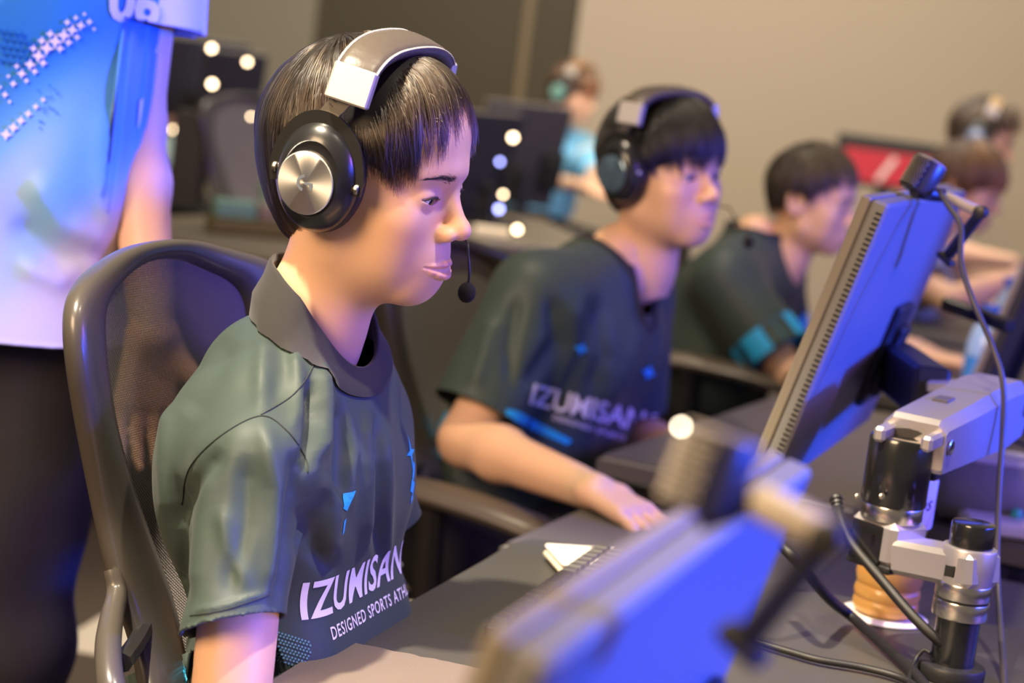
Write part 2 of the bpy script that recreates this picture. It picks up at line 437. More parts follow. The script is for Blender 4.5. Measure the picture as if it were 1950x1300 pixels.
LASH = mat('lash', (.012, .009, .008), .6)
HAIRB = mat('hair_base', (.010, .0075, .006), .55, spec=.3)

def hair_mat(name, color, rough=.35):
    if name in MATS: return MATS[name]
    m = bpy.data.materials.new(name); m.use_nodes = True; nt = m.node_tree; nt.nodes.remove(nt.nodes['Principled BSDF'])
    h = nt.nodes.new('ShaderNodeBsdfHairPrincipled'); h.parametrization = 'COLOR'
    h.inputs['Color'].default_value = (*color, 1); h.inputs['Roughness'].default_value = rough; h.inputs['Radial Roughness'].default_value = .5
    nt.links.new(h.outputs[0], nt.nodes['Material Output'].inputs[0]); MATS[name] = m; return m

SK_C = np.array([0, -.004, .026]); SK_R = np.array([.0745, .093, .085])
def surf(D, off):
    """point on the inflated skull along directions D"""
    D = D/np.linalg.norm(D, axis=-1, keepdims=True)
    R_ = np.broadcast_to(SK_R, D.shape).copy(); R_[..., 2] += np.where(D[..., 2] < 0, .030*np.clip(-D[..., 1]*2.2, 0, 1), 0)     # the hair follows the nape down
    k = 1/np.sqrt(((D/R_)**2).sum(-1, keepdims=True)); return SK_C+D*(k+off)
def pole_dirs(Wd, az, th):
    Wd = np.asarray(Wd, float); Wd = Wd/np.linalg.norm(Wd); e1 = np.array([0, 1., 0]); e1 = e1-Wd*(e1@Wd); e1 /= np.linalg.norm(e1); e2 = np.cross(e1, Wd)
    return Wd*np.cos(th)[..., None]+(e1*np.cos(az)[..., None]+e2*np.sin(az)[..., None])*np.sin(th)[..., None]
def hair(parent, M, line, thick, n_str, hm, pole=(.012, -.030, .09), radius=.0003, jit=.004, clump=260, npt=9, swirl=.25, base_mat=None, rng=RNG, grain=.0016, nlen=(.45, 1.0), lift=.3, press=None, hl=None):
    """hair cap (mesh) and its strands; line(azimuth) is the hairline height by azimuth about the head's axis, thick the hair depth"""
    NA, NT = 120, 60
    az = np.linspace(0, 2*np.pi, NA, endpoint=False)
    def limit(a):        # polar angle at which the meridian meets the hairline
        th = np.linspace(.15, 2.9, 150); D = pole_dirs(pole, np.repeat(a[:, None], 150, 1), np.repeat(th[None], len(a), 0))
        P = surf(D, .004); A = np.arctan2(P[..., 0], P[..., 1]); zl = line(A)
        below = P[..., 2] < zl; i = np.where(below.any(1), below.argmax(1), 149); return th[i]
    lim = limit(az)
    lim = (lim+np.roll(lim, 1)+np.roll(lim, -1))/3
    u = np.linspace(0, 1, NT)
    T = .02+u[None]*(lim[:, None]*.965-.02)
    D = pole_dirs(pole, np.repeat(az[:, None], NT, 1), T)
    ns = np.array([[noise.noise(Vector(d*5.0)) for d in row] for row in D])+np.array([[.6*noise.noise(Vector((float(a)*14, float(t)*1.6, 3))) for t in u] for a in az])
    off = thick*(.58+.10*ns)*np.minimum(1, (1.03-u[None]**3)*1.0)
    def prs(D_, o_):
        bk = np.clip(-D_[..., 1]*1.3, 0, 1); o_ = o_*(1-bk*(.36+.40*np.clip(.1-D_[..., 2], 0, 1)))
        if press is None: return o_
        B_ = surf(D_, 0); return o_*(1-press[1]*np.exp(-((B_[..., 1]-press[0])/.019)**2)*np.clip((B_[..., 2]-.02)/.04, 0, 1))
    P = surf(D, np.maximum(prs(D, off), .002)[..., None]).reshape(-1, 3)
    Fq = [(i*NT+j, i*NT+j+1, ((i+1) % NA)*NT+j+1, ((i+1) % NA)*NT+j) for i in range(NA) for j in range(NT-1)]
    Fq.append(tuple(i*NT for i in range(NA)))
    o = mk('hair', M(P), Fq, base_mat or HAIRB, parent)
    mod(o, 'SOLIDIFY', thickness=.006, offset=-1)
    # strands
    per = max(1, n_str//clump); g_az = rng.uniform(0, 2*np.pi, clump); g_u0 = rng.uniform(.0, .75, clump)**1.0
    P_all = []
    tt = np.linspace(0, 1, npt)
    for gi in range(clump):
        a0 = g_az[gi]; sw = swirl*rng.uniform(.4, 1.3); coff = rng.normal(0, jit*.5)
        ln = rng.uniform(*nlen); cl_end = rng.normal(-.015, .035); wv = rng.normal(0, .06); wp = rng.uniform(0, 6)
        az_j = a0+rng.normal(0, .055, per); u0 = np.clip(g_u0[gi]+rng.normal(0, .10, per), 0, .9)
        u1 = np.minimum(u0+ln*rng.uniform(.8, 1.1, per), 1.0+cl_end+rng.uniform(-.05, .04, per))
        uu = u0[:, None]+(u1-u0)[:, None]*tt[None]
        azs = az_j[:, None]+(a0-az_j)[:, None]*(tt[None]**1.5)*.65+sw*(uu-.6)+wv*np.sin(uu*4+wp)+rng.normal(0, .02, per)[:, None]*tt[None]
        lm = np.interp(np.mod(azs, 2*np.pi), np.append(az, 2*np.pi), np.append(lim, lim[0]))
        th = .02+uu*(lm-.02)
        Dd = pole_dirs(pole, azs, th)
        rnd = rng.uniform(.60, 1.10, per)[:, None]
        of = thick*rnd*np.clip(.55+tt[None]*2.2, 0, 1)*(1-.25*np.clip(uu, 0, 1)**4)+coff*.4+rng.normal(0, .0006, per)[:, None]+lift*.006*(tt[None]**3)*(rng.random(per) < .2)[:, None]
        P_all.append(surf(Dd, np.maximum(prs(Dd, of), .001)[..., None]))
    Pn = np.concatenate(P_all)
    def strands(Pn, hm):
        cu = bpy.data.hair_curves.new('hair_strands'); cu.add_curves([npt]*len(Pn))
        b = origin(o); Pw = M(Pn.reshape(-1, 3))-b
        cu.position_data.foreach_set('vector', Pw.astype(np.float32).ravel())
        ra = cu.attributes.get('radius') or cu.attributes.new('radius', 'FLOAT', 'POINT')
        ra.data.foreach_set('value', (np.repeat(rng.uniform(.7, 1.2, len(Pn))[:, None], npt, 1)*radius*np.interp(tt, [0, .6, 1], [1, .95, .25])[None]).astype(np.float32).ravel())
        cu.materials.append(hm)
        so = bpy.data.objects.new('hair_strands', cu); COL.objects.link(so); so.parent = o; so['kind'] = 'stuff'
    if hl: pick = rng.random(len(Pn)) < hl[1]; strands(Pn[pick], hl[0]); Pn = Pn[~pick]  # a share of the strands takes a paler colour as painted highlights
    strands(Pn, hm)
    return o

def eyes(parent, M, Md, gaze=(0, 1, -.25), lid=.0040, brow_mat=None, both=True):
    g = np.asarray(gaze, float); g /= np.linalg.norm(g)
    for q in (1, -1):
        c = np.array([q*.0305, .0767, -.0047]); r = .0121
        mb = MB(); prof = [(math.sin(a)*r, math.cos(a)*r) for a in np.linspace(math.pi, 0, 40)]; prof[0] = (0, -r); prof[-1] = (0, r)
        mb.lathe(prof, c, g, 28)
        nf = len(mb.F); fm = []
        for f in mb.F:
            v = np.mean([mb.V[i] for i in f], 0)-c; ang = math.acos(max(-1, min(1, (v@g)/np.linalg.norm(v)))); fm.append(2 if ang < .22 else 1 if ang < .56 else 0)
        mk('eye', M(np.array(mb.V)), mb.F, None, parent, mats=[EYE_W, IRIS, PUPIL], fm=fm)
        w, h = .0138, lid; Rr = (w*w+h*h)/(2*h); pts = []
        for x in np.linspace(-w, w, 15):
            z = math.sqrt(Rr*Rr-x*x)-(Rr-h); ca, sa = math.cos(q*.07), math.sin(q*.07)
            X, Z = x*ca-z*sa, x*sa+z*ca
            yy = .0767+math.sqrt(max(.0138**2-(X*.80)**2-(Z)**2, 1e-6))+.0004
            pts.append((q*.0305+X, yy, Z-.0050))
        mb = MB(); mb.tube(M(np.array(pts)), np.interp(np.arange(15), [0, 4, 10, 14], [.0004, .0009, .0009, .0004]), 6)
        for k in range(11):      # lashes
            f = k/10*14; i = min(int(f), 13); p = np.array(pts[i])+(np.array(pts[i+1])-np.array(pts[i]))*(f-i)
            d = np.array([(p[0]-q*.0305)*18, 1.0, -.35]); d /= np.linalg.norm(d)
            mb.tube(M(np.array([p, p+d*.0020, p+d*.0036+np.array([0, 0, .0008])])), [.00022, .00016, .00005], 4, cap=False)
        mk('eyelashes', mb.V, mb.F, LASH, parent)
        # brow: short hairs lying on the brow ridge
        mb = MB(); rng = np.random.default_rng(3)
        for k in range(210):
            f = rng.random(); x = .0135+f*.034; z = .0150+.0026*math.sin(min(f*1.25, 1)*math.pi*.75)+rng.normal(0, .0017*(1.15-f))
            d = np.array([1, -.28, .55-1.0*f])*.0055
            p = np.array([x, .12, z]); q3 = p+np.array([d[0], 0, d[2]])
            mb.F.append((len(mb.V), len(mb.V)+1, len(mb.V)+2)); mb.V += [tuple(p+(0, 0, -.0002)), tuple(p+(0, 0, .0002)), tuple(q3)]
        P = np.array(mb.V)*(q, 1, 1)
        P[:, 1] = [Md(x, z)+.0006 for x, z in P[:, (0, 2)]]
        mk('eyebrow', M(P), mb.F, brow_mat or mat('brow_hair', (.030, .021, .017), .7), parent)

def depth_probe(V, Q):
    """y of the face surface at (x, z), from the head mesh"""
    sel = V[:, 1] > .03; keep = sel[Q].all(1)
    bv = BVHTree.FromPolygons(V.tolist(), Q[keep].tolist())
    def f(x, z):
        h = bv.ray_cast(Vector((x, .3, z)), Vector((0, -1, 0))); return h[0][1] if h[0] is not None else .08
    return f
# ------------------------------------------------------------------ the player in front
HSC = .927
HROT = rotm(math.radians(-109), math.radians(-5.9), math.radians(5))
HC = np.array([-.148, 1.73, 1.131])
def MH(P): return HC+HSC*(np.asarray(P, float)@HROT.T)
def MHi(P): return ((np.asarray(P, float)-HC)@HROT)/HSC
# body frame: x right (-ROW), y forward, z absolute height
B1, B1i = frame(H1, -ROW, FWD, UPV)
FABRIC_R = dict(rough=.5, sheen=.25, spec=.35)

def loft(rings, close=True, cap=False):
    n = len(rings[0]); V = np.concatenate([np.asarray(r, float) for r in rings]); F = []
    for i in range(len(rings)-1):
        for k in range(n if close else n-1): F.append((i*n+k, i*n+(k+1) % n, (i+1)*n+(k+1) % n, (i+1)*n+k))
    if cap: F += [tuple(range(n-1, -1, -1)), tuple((len(rings)-1)*n+k for k in range(n))]
    return V, F
def crease(V, N, lines, facing=True):
    """press folds into cloth: each line runs over the picture of the cloth; (points, width px, depth m)"""
    P = pix(V); view = V-C0; front = (N*view).sum(1) < 0
    out = V.copy(); add = np.zeros(len(V))
    for pts, w, amp in lines:
        pts = np.asarray(pts, float); best = np.full(len(V), 1e9); tb = np.zeros(len(V)); L_ = 0; seg = np.linalg.norm(np.diff(pts, axis=0), axis=1); tot = seg.sum()
        for i in range(len(pts)-1):
            a, d = pts[i], pts[i+1]-pts[i]; h = np.clip(((P-a)@d)/(d@d), 0, 1); dd = np.linalg.norm(P-a-h[:, None]*d, axis=1)
            m = dd < best; best[m] = dd[m]; tb[m] = (L_+h[m]*seg[i])/tot; L_ += seg[i]
        add += np.where(front, amp*np.exp(-(best/w)**2)*np.clip(np.minimum(tb, 1-tb)*5+.15, 0, 1), 0)
    return out+N*add[:, None]
def drape(V, N, scale, amp, stretch=(1, 1, .35), seed=0):
    """broad soft unevenness of hanging cloth"""
    a = np.array([noise.noise(Vector((v[0]*scale*stretch[0]+seed, v[1]*scale*stretch[1], v[2]*scale*stretch[2]))) for v in V])
    return V+N*(a*amp)[:, None]
def bvh_of(o):
    dg = None; me = o.data; b = origin(o)
    return BVHTree.FromPolygons([tuple(np.array(v.co)+b) for v in me.vertices], [tuple(p.vertices) for p in me.polygons])
def text_mesh(txt, size, bold=0.0, shear=0, font=None, space=1.0):
    c = bpy.data.curves.new('lettering', 'FONT'); c.body = txt; c.size = size; c.resolution_u = 3; c.offset = bold; c.shear = shear; c.space_character = space
    o = bpy.data.objects.new('lettering', c); COL.objects.link(o); dg = bpy.context.evaluated_depsgraph_get(); me = bpy.data.meshes.new_from_object(o.evaluated_get(dg))
    bm = bmesh.new(); bm.from_mesh(me); bpy.data.objects.remove(o); bpy.data.curves.remove(c); bpy.data.meshes.remove(me)
    bmesh.ops.remove_doubles(bm, verts=bm.verts, dist=1e-6)
    return bm
def fine(bm, lim):
    bmesh.ops.triangulate(bm, faces=bm.faces)
    for _ in range(4):
        e = [x for x in bm.edges if x.calc_length() > lim]
        if not e: break
        bmesh.ops.subdivide_edges(bm, edges=e, cuts=1); bmesh.ops.triangulate(bm, faces=bm.faces)
def print_on(name, bm, place, direction, bv, m, parent, off=.0006, lim=.005):
    """lay flat print on cloth: place(x, y) -> point in space, pushed along direction onto the cloth"""
    fine(bm, lim); V = []; ok = []
    for v in bm.verts:
        p = np.asarray(place(v.co.x, v.co.y)); h = bv.ray_cast(Vector(p), Vector(direction))
        if h[0] is None: V.append(p); ok.append(False)
        else:
            n = np.array(h[1]); n = n if n@np.asarray(direction) < 0 else -n
            V.append(np.array(h[0])+n*off); ok.append(True)
    bm.verts.index_update(); F = [[v.index for v in f.verts] for f in bm.faces]
    V = np.array(V); F = [f for f in F if all(ok[i] for i in f) and max(np.linalg.norm(V[f[i]]-V[f[i-1]]) for i in range(3)) < .03]; bm.free()
    if not F: return None
    return mk(name, V, F, m, parent, smooth=False)
def poly_bm(polys):
    bm = bmesh.new()
    for P in polys:
        vs = [bm.verts.new((x, y, 0)) for x, y in P]; bm.faces.new(vs)
    return bm
def star4(x, y, r, k=.32, rot=0):
    return [(x+(r if i % 2 == 0 else r*k)*math.cos(rot+i*math.pi/4), y+(r if i % 2 == 0 else r*k)*math.sin(rot+i*math.pi/4)) for i in range(8)]

JERSEY = mat('dark_green_jersey', (.033, .050, .045), .53, spec=.32, sheen=.05, bump=('noise', 900, .05, .0004), vary=(5, 1.15))
COLLAR = mat('black_rib_collar', (.020, .0185, .019), .85, sheen=.15, bump=('noise', 1500, .35, .0004))
PRINT_W = mat('white_print', (.75, .70, .72), .55); PRINT_C = mat('cyan_print', (.02, .36, .72), .5); SEAM = mat('dark_seam', (.018, .024, .024), .7)
TROUSER = mat('black_trousers', (.012, .012, .016), .8)

def hand_sdf(s, wrist, fdir, palm, k=.012, side=1, size=1.0, curl=.5):
    """palm, four unequal bent fingers and a thumb; fdir along the hand, palm the palm's normal (pointing out of it)"""
    w = np.asarray(wrist, float); f = np.asarray(fdir, float); f /= np.linalg.norm(f); n = np.asarray(palm, float); n = n-f*(n@f); n /= np.linalg.norm(n); c = np.cross(f, n)*side
    z = size
    for q, ww in ((-.027, .0115), (-.009, .012), (.009, .012), (.026, .0115)): s.cone(w+c*q*.7*z, w+f*.075*z+c*q*z, .0125*z, ww*z, k=k)
    for q, ln in ((-.028, .062), (-.0095, .078), (.0095, .083), (.0275, .072)):
        p0 = w+f*.078*z+c*q*z; d1 = f*math.cos(curl*.5)+n*math.sin(curl*.5)+c*q*1.6; p1 = p0+d1*ln*.45*z
        d2 = f*math.cos(curl*1.3)+n*math.sin(curl*1.3)+c*q; p2 = p1+d2*ln*.32*z; d3 = f*math.cos(curl*1.9)+n*math.sin(curl*1.9); p3 = p2+d3*ln*.23*z
        s.cone(p0, p1, .0088*z, .0078*z, k=.004); s.cone(p1, p2, .0078*z, .0070*z, k=.003); s.cone(p2, p3, .0070*z, .0055*z, k=.003)
    t0 = w+f*.020*z+c*.026*z; d = f*.62+c*.62+n*.45; d /= np.linalg.norm(d); t1 = t0+d*.040*z; d2 = f*.85+c*.25+n*.45; d2 /= np.linalg.norm(d2); t2 = t1+d2*.030*z; t3 = t2+d2*.024*z
    s.cone(t0, t1, .0150*z, .0105*z, k=.012); s.cone(t1, t2, .0100*z, .0090*z, k=.003); s.cone(t2, t3, .0090*z, .0065*z, k=.003)

def body_mesh(J, h=.008, hand_h=.0032, legs=True):
    """arms, trunk and legs as one skin from a joint table in world space"""
    s = SDF(); A = {k: np.asarray(v, float) for k, v in J.items() if k not in ('hands', 'r')}
    r = dict(chest=.095, waist=.095, hip=.10, sh=.048, arm=.043, elbow=.034, wrist=.024, thigh=.070, knee=.050, ankle=.034); r.update(J.get('r', {}))
    s.cone(A['hip_r'], A['hip_l'], r['hip'], k=.05); s.cone((A['hip_r']+A['hip_l'])/2, A['waist'], r['waist'], k=.06); s.cone(A['waist'], A['chest'], r['waist'], r['chest'], k=.06)
    s.cone(A['chest'], (A['sh_r']+A['sh_l'])/2, r['chest'], r['sh']*1.2, k=.04); s.cone(A['sh_r'], A['sh_l'], r['sh'], k=.05)
    s.cone((A['sh_r']+A['sh_l'])/2, A['neck'], .045, .046, k=.04)
    for q in 'rl':
        if 'elbow_'+q not in A: continue
        s.cone(A['sh_'+q], A['elbow_'+q], r['arm'], r['elbow'], k=.03); m = A['elbow_'+q]*.72+A['wrist_'+q]*.28
        s.cone(A['elbow_'+q], m, r['elbow'], r['elbow']*1.02, k=.02); s.cone(m, A['wrist_'+q], r['elbow']*1.02, r['wrist'], k=.02)
    if legs:
        for q in 'rl':
            s.cone(A['hip_'+q], A['knee_'+q], r['thigh'], r['knee'], k=.03); s.cone(A['knee_'+q], A['ankle_'+q], r['knee'], r['ankle'], k=.02)
            if 'toe_'+q in A: s.cone(A['ankle_'+q]-UPV*.02, A['toe_'+q], .034, .026, k=.02)
    pts = np.array([v for v in A.values()]); parts = [s.mesh(pts.min(0)-.16, pts.max(0)+.16, h)]
    for q, (fd, pn, curl, size) in J.get('hands', {}).items():
        hs = SDF(); w = A['wrist_'+q]; e = A['elbow_'+q]; u = (e-w)/np.linalg.norm(e-w); hs.cone(w+u*.05, w, r['wrist']*1.02, r['wrist']*1.0, k=.02)
        hand_sdf(hs, w, fd, pn, side=1 if q == 'r' else -1, size=size, curl=curl); parts.append(hs.mesh(w-.20*size-.02, w+.20*size+.02, hand_h))
    return parts

def player_one():
    J = dict(hip_r=(.075, -.05, .52), hip_l=(-.075, -.05, .52), waist=(0, -.015, .66), chest=(0, -.038, .79), sh_r=(.150, .0, .885), sh_l=(-.130, -.035, .885), neck=(0, -.045, .955),
             elbow_r=(.212, .035, .66), wrist_r=(.17, .27, .752), elbow_l=(-.17, -.03, .67), wrist_l=(-.08, .14, .60),
             knee_r=(.12, .36, .52), ankle_r=(.12, .36, .09), toe_r=(.12, .50, .045), knee_l=(-.12, .36, .52), ankle_l=(-.12, .34, .09), toe_l=(-.12, .48, .045))
    J = {k: B1(np.array(v)) for k, v in J.items()}
    J['hands'] = dict(r=(FWD*1.0+UPV*-.08+ROW*.1, -UPV, .55, .92), l=(FWD*1.0-UPV*.08-ROW*.15, -UPV, .5, .92)); J['r'] = dict(chest=.058, waist=.054, hip=.07, sh=.034, arm=.034, elbow=.032, wrist=.023)
    parts = body_mesh(J, .007, .003)
    nk = [(MHi(B1(np.array((0, -.004, 1.080)))), MHi(B1(np.array((0, -.034, .985)))), .0455/HSC, .0435/HSC), (MHi(B1(np.array((0, -.034, .985)))), MHi(B1(np.array((0, -.044, .92)))), .0435/HSC, .048/HSC)]
    s = head_sdf([(a, b, ra, rb) for a, b, ra, rb in nk], lid=.0036); V, Q = s.mesh((-.1, -.16, -.25), (.1, .14, .13), .0012)
    body = join([(MH(V), Q)]+parts)
    base = H1+np.array([0, 0, .45])
    p = mk('person', body[0], body[1], SKIN, None, base=base, label='teenage player in dark green jersey, seated in profile nearest the camera, wearing the silver-disc headset', cat='person')
    c = np.repeat(np.array([[.74, .45, .285]]), len(body[0]), 0); c[:len(V)] = skin_tint(V); tint(p, c)
    eyes(p, MH, depth_probe(V, Q), gaze=(0, 1, -.32), lid=.0036)
    line = lambda A: np.interp(A, [-3.15, -2.7, -2.2, -1.6, -1.35, -1.1, -.8, -.5, -.2, 0, .2, .45, .7, .9, 1.05, 1.2, 1.4, 1.6, 2.2, 2.7, 3.15],
                               [-.078, -.075, -.062, -.045, -.03, -.004, .012, .03, .055, .066, .060, .036, .016, .010, .020, .012, -.032, -.045, -.062, -.075, -.078])
    hair(p, MH, line, .0180, 16000, hair_mat('dark_brown_hair', (.014, .009, .006), .20), pole=(.010, -.032, .09), radius=.00026, clump=420, press=(.018, .68), hl=(hair_mat('painted_highlight_hair', (.20, .125, .07), .22), .16))  # paler strands put the highlights into the hair colour
    # jersey --------------------------------------------------------------------------
    s = SDF()
    s.cone((-.080, -.048, .885), (.082, -.044, .888), .070, k=.05)
    s.cone((-.070, -.034, .825), (.066, -.030, .825), .082, k=.06)
    s.cone((-.080, -.008, .70), (.078, -.002, .70), .068, k=.06)
    s.cone((-.090, -.008, .54), (.090, -.004, .54), .074, k=.06)
    s.cone((0, -.030, .89), (0, -.024, .97), .070, .044, k=.05)
    for q in (1, -1):
        s.cone((q*.035, -.060, .945), (q*.075, -.045, .925), .046, .040, k=.04)
        dx, dy = (0, 0) if q == 1 else (.024, -.040)
        s.cone((q*.060, -.02, .945), (q*(.150-dx), .004+dy, .892), .034, .036, k=.04)
        s.cone((q*(.150-dx), .004+dy, .884), (q*(.205-dx), .026+dy, .760), .046, .0385, k=.028)
        s.cone((q*(.205-dx), .026+dy, .760), (q*(.218-dx), .032+dy, .715), .0385, .040, k=.02)
    V, Q = s.mesh((-.32, -.2, .46), (.32, .14, 1.06), .0032)
    Vw = B1(V); N = vnormals(Vw, Q)
    Vw = drape(Vw, N, 9, .0035); N = vnormals(Vw, Q)
    Vw = crease(Vw, N, [(a_, w_*1.25, d_*1.1) for a_, w_, d_ in [
        ([(500, 800), (525, 930), (520, 1060), (512, 1150)], 15, .006), ([(470, 860), (465, 1000), (430, 1140)], 18, -.005), ([(560, 850), (575, 950), (560, 1060)], 14, -.006),
        ([(400, 880), (385, 1000), (370, 1140)], 14, .004), ([(420, 850), (350, 960), (335, 1010)], 14, -.006), ([(330, 900), (345, 1010), (350, 1150)], 9, -.007),
        ([(610, 690), (622, 780), (612, 880)], 11, .007), ([(590, 720), (596, 800), (585, 900)], 9, -.010), ([(640, 760), (650, 850), (645, 960)], 12, -.006), ([(660, 760), (672, 860), (665, 980)], 8, .004),
        ([(690, 780), (700, 900), (695, 1040)], 10, .006), ([(715, 780), (722, 900), (718, 1060)], 8, -.005), ([(735, 800), (740, 930), (735, 1080)], 7, .004),
        ([(610, 900), (640, 960), (628, 1060)], 12, .005), ([(590, 960), (600, 1050), (640, 1090)], 14, -.006), ([(560, 900), (540, 1040), (520, 1160)], 10, -.006),
        ([(505, 640), (500, 700), (500, 790)], 14, .004), ([(440, 640), (400, 720), (350, 790)], 22, -.004), ([(530, 610), (540, 700), (520, 780)], 16, -.003), ([(560, 660), (570, 740), (560, 820)], 10, .004),
        ([(365, 1165), (440, 1150), (510, 1128)], 5, .0022), ([(420, 960), (440, 1050), (470, 1120)], 12, .003), ([(320, 760), (310, 880), (320, 1000)], 10, .004)]])
    V = B1i(Vw)
    for q in (1, -1):
        V, Q = clip(V, Q, (q*(.206 if q == 1 else .182), .028 if q == 1 else -.012, .776), (q*.30, .45, -.95), (V[:, 0]*q > (.128 if q == 1 else .105)) & (V[:, 2] < .84))
    e = np.sqrt((V[:, 0]/.0805)**2+((V[:, 1]+.0155)/np.where(V[:, 1] > -.0155, .049, .064))**2); out = (e < 1) & (V[:, 2] > .925-.5*V[:, 1]); Q = Q[~out[Q].all(1)]; st = np.unique(Q[out[Q].any(1)]); st = st[out[st]]
    V[st, 0] /= e[st]; V[st, 1] = (V[st, 1]+.0155)/e[st]-.0155
    V, Q = clip(V, Q, (0, 0, .545), (0, 0, -1), None)
    V, Q = compact(V, Q); Vw = B1(V)
    j = mk('jersey', Vw, Q, JERSEY, p); mod(j, 'SOLIDIFY', thickness=.0022, offset=-1)
    bv = bvh_of(j)
    # collar: a tall ribbed band, higher behind
    rings = []; n = 72
    for ax_, ay, cz, dz in ((.0875, .0700, -.043, 0), (.082, .0645, -.030, 0), (.072, .058, -.014, 0), (.0655, .055, 0, 0), (.0635, .0535, .0025, 0), (.0605, .051, .001, 0), (.059, .050, -.012, 0), (.063, .052, -.03, 0)):
        r = []
        for k in range(n):
            t = 2*math.pi*k/n; x = ax_*math.sin(t); y = -.0165+ay*math.cos(t)*(1-.24*max(0, math.cos(t))); fr = (y+.02)/.06
            z = np.interp(-.0165+.055*math.cos(t)*(1-.1*max(0, math.cos(t))), [-.075, -.045, -.015, .01, .036], [1.046, 1.036, 1.018, .990, .955])+cz*(.95-.45*max(0, math.cos(t))); r.append((x, y+(.004 if cz < -.02 and y > 0 else 0), z))
        r = B1(np.array(r))
        if cz < -.02 and len(rings) < 2:
            for i_ in range(n):
                hh = bv.find_nearest(Vector(r[i_]))
                if hh[0] is not None and len(rings) == 0 and hh[3] < .022: nv = np.array(hh[1]); nv = nv if nv@(r[i_]-B1(np.array((0, -.02, r[i_][2])))) > 0 else -nv; r[i_] = np.array(hh[0])+nv*.0022
        rings.append(r)
    Vc, Fc = loft(rings); co = mk('collar', Vc, Fc, COLLAR, p)
    # seams: shoulder line, armhole, sleeve hem stitching (thin raised lines on the cloth)
    def seam(pts, r=.0006):
        P = smooth_path([(x, y, 0) for x, y in pts], 10)[:, :2]; o = []
        for x, y in P:
            v = ray(x, y); h = bv.ray_cast(Vector(C0), Vector(v))
            if h[0] is not None: o.append(np.array(h[0])+np.array(h[1])*(.0004 if np.array(h[1])@v < 0 else -.0004))
        if len(o) > 3: mb = MB(); mb.tube(np.array(o), r, 6); mk('seam', mb.V, mb.F, SEAM, j)
    seam([(608, 655), (600, 690), (560, 750), (497, 790)])
    seam([(345, 960), (362, 890), (420, 830), (497, 792), (548, 822), (582, 872), (586, 900)])
    seam([(362, 1172), (430, 1160), (512, 1132)], .0004)
    # print across the chest
    def chest(bm_, x0, z0, name, m): return print_on(name, bm_, lambda x, y: B1(np.array((x0-x, .30, z0+y))), -FWD, bv, m, j)
    lt = chest(text_mesh('IZUMISANO', .0445, .0008, .0, space=1.02), .110, .758, 'lettering', PRINT_W); islands(lt, 'letter')
    lt = chest(text_mesh('DESIGNED SPORTS ATHLETE', .0145, .0002, space=1.12), .080, .737, 'small_lettering', PRINT_W); lt['kind'] = 'stuff'
    def emblem(x, z, s_):
        P = [star4(0, .012*s_, .016*s_, .22), [(.004*s_, .004*s_), (.009*s_, 0), (.004*s_, -.010*s_), (-.004*s_, -.018*s_), (-.001*s_, -.008*s_)], [(-.004*s_, -.012*s_), (.006*s_, -.016*s_), (.002*s_, -.026*s_), (-.007*s_, -.022*s_)], [(0, -.024*s_), (.003*s_, -.030*s_), (-.001*s_, -.036*s_), (-.003*s_, -.030*s_)]]
        chest(poly_bm(P), x, z, 'chest_emblem', PRINT_C)
    emblem(-.082, .862, 1.0)
    chest(poly_bm([[(0, 0), (.010, .010), (.022, .012), (.016, .004), (.010, -.004)], [(.004, -.012), (.010, -.010), (.008, -.022), (.004, -.024)]]), .085, .853, 'chest_emblem', PRINT_C)
    # cyan panel low on the back and dotted patch near the hem
    def cam_print(name, polys, m, off=.001): return print_on(name, poly_bm(polys), lambda x, y: C0+ray(x, y)*.9, None, bv, m, j) if False else cam_patch(name, polys, m, bv, j, off)
    cam_patch('side_stripe', [[(338, 1200), (353, 1196), (358, 1330), (344, 1330)]], PRINT_C, bv, j, .001)
    dots = []
    for a in range(14):
        for b in range(9):
            x = 506+a*6.2+(b % 2)*3.1; y = 1196+b*6.6+a*2.0
            if y > 1196+ (x-506)*.1 and y < 1262+(x-506)*.1 and x < 590-(b-4)*.5: dots.append([(x+2.3*math.cos(t), y+2.3*math.sin(t)) for t in np.linspace(0, 2*math.pi, 7)[:-1]])
    cam_patch('dotted_print', dots, mat('dull_cyan_print', (.10, .25, .30), .6), bv, j, .001, stuff=True)
    # trousers
    s = SDF()
    for q in (1, -1): s.cone((q*.08, -.05, .52), (q*.12, .37, .525), .092, .068, k=.03); s.cone((q*.12, .37, .525), (q*.12, .35, .12), .068, .055, k=.02)
    s.cone((-.08, -.05, .53), (.08, -.05, .53), .102, k=.04); V, Q = s.mesh((-.3, -.22, .02), (.3, .5, .68), .009); mk('trousers', B1(V), Q, TROUSER, p)
    return p, j
def islands(o, name):
    """one object per separate piece of flat print"""
    me = o.data; n = len(me.vertices); lab = np.arange(n); E = np.array([e.vertices[:] for e in me.edges])
    while len(E):
        m = np.minimum(lab[E[:, 0]], lab[E[:, 1]]); new = lab.copy(); np.minimum.at(new, E[:, 0], m); np.minimum.at(new, E[:, 1], m); new = new[new]
        if (new == lab).all(): break
        lab = new
    co = np.array([v.co for v in me.vertices])+origin(o); F = [tuple(p.vertices) for p in me.polygons]; out = []
    for k in np.unique([lab[f[0]] for f in F]):
        fs = [f for f in F if lab[f[0]] == k]; u, inv = np.unique([i for f in fs for i in f], return_inverse=True); sz = [len(f) for f in fs]; it = iter(inv.tolist())
        out.append(mk(name, co[u], [[next(it) for _ in range(c)] for c in sz], me.materials[0], o.parent, smooth=False))
    bpy.data.objects.remove(o); return out
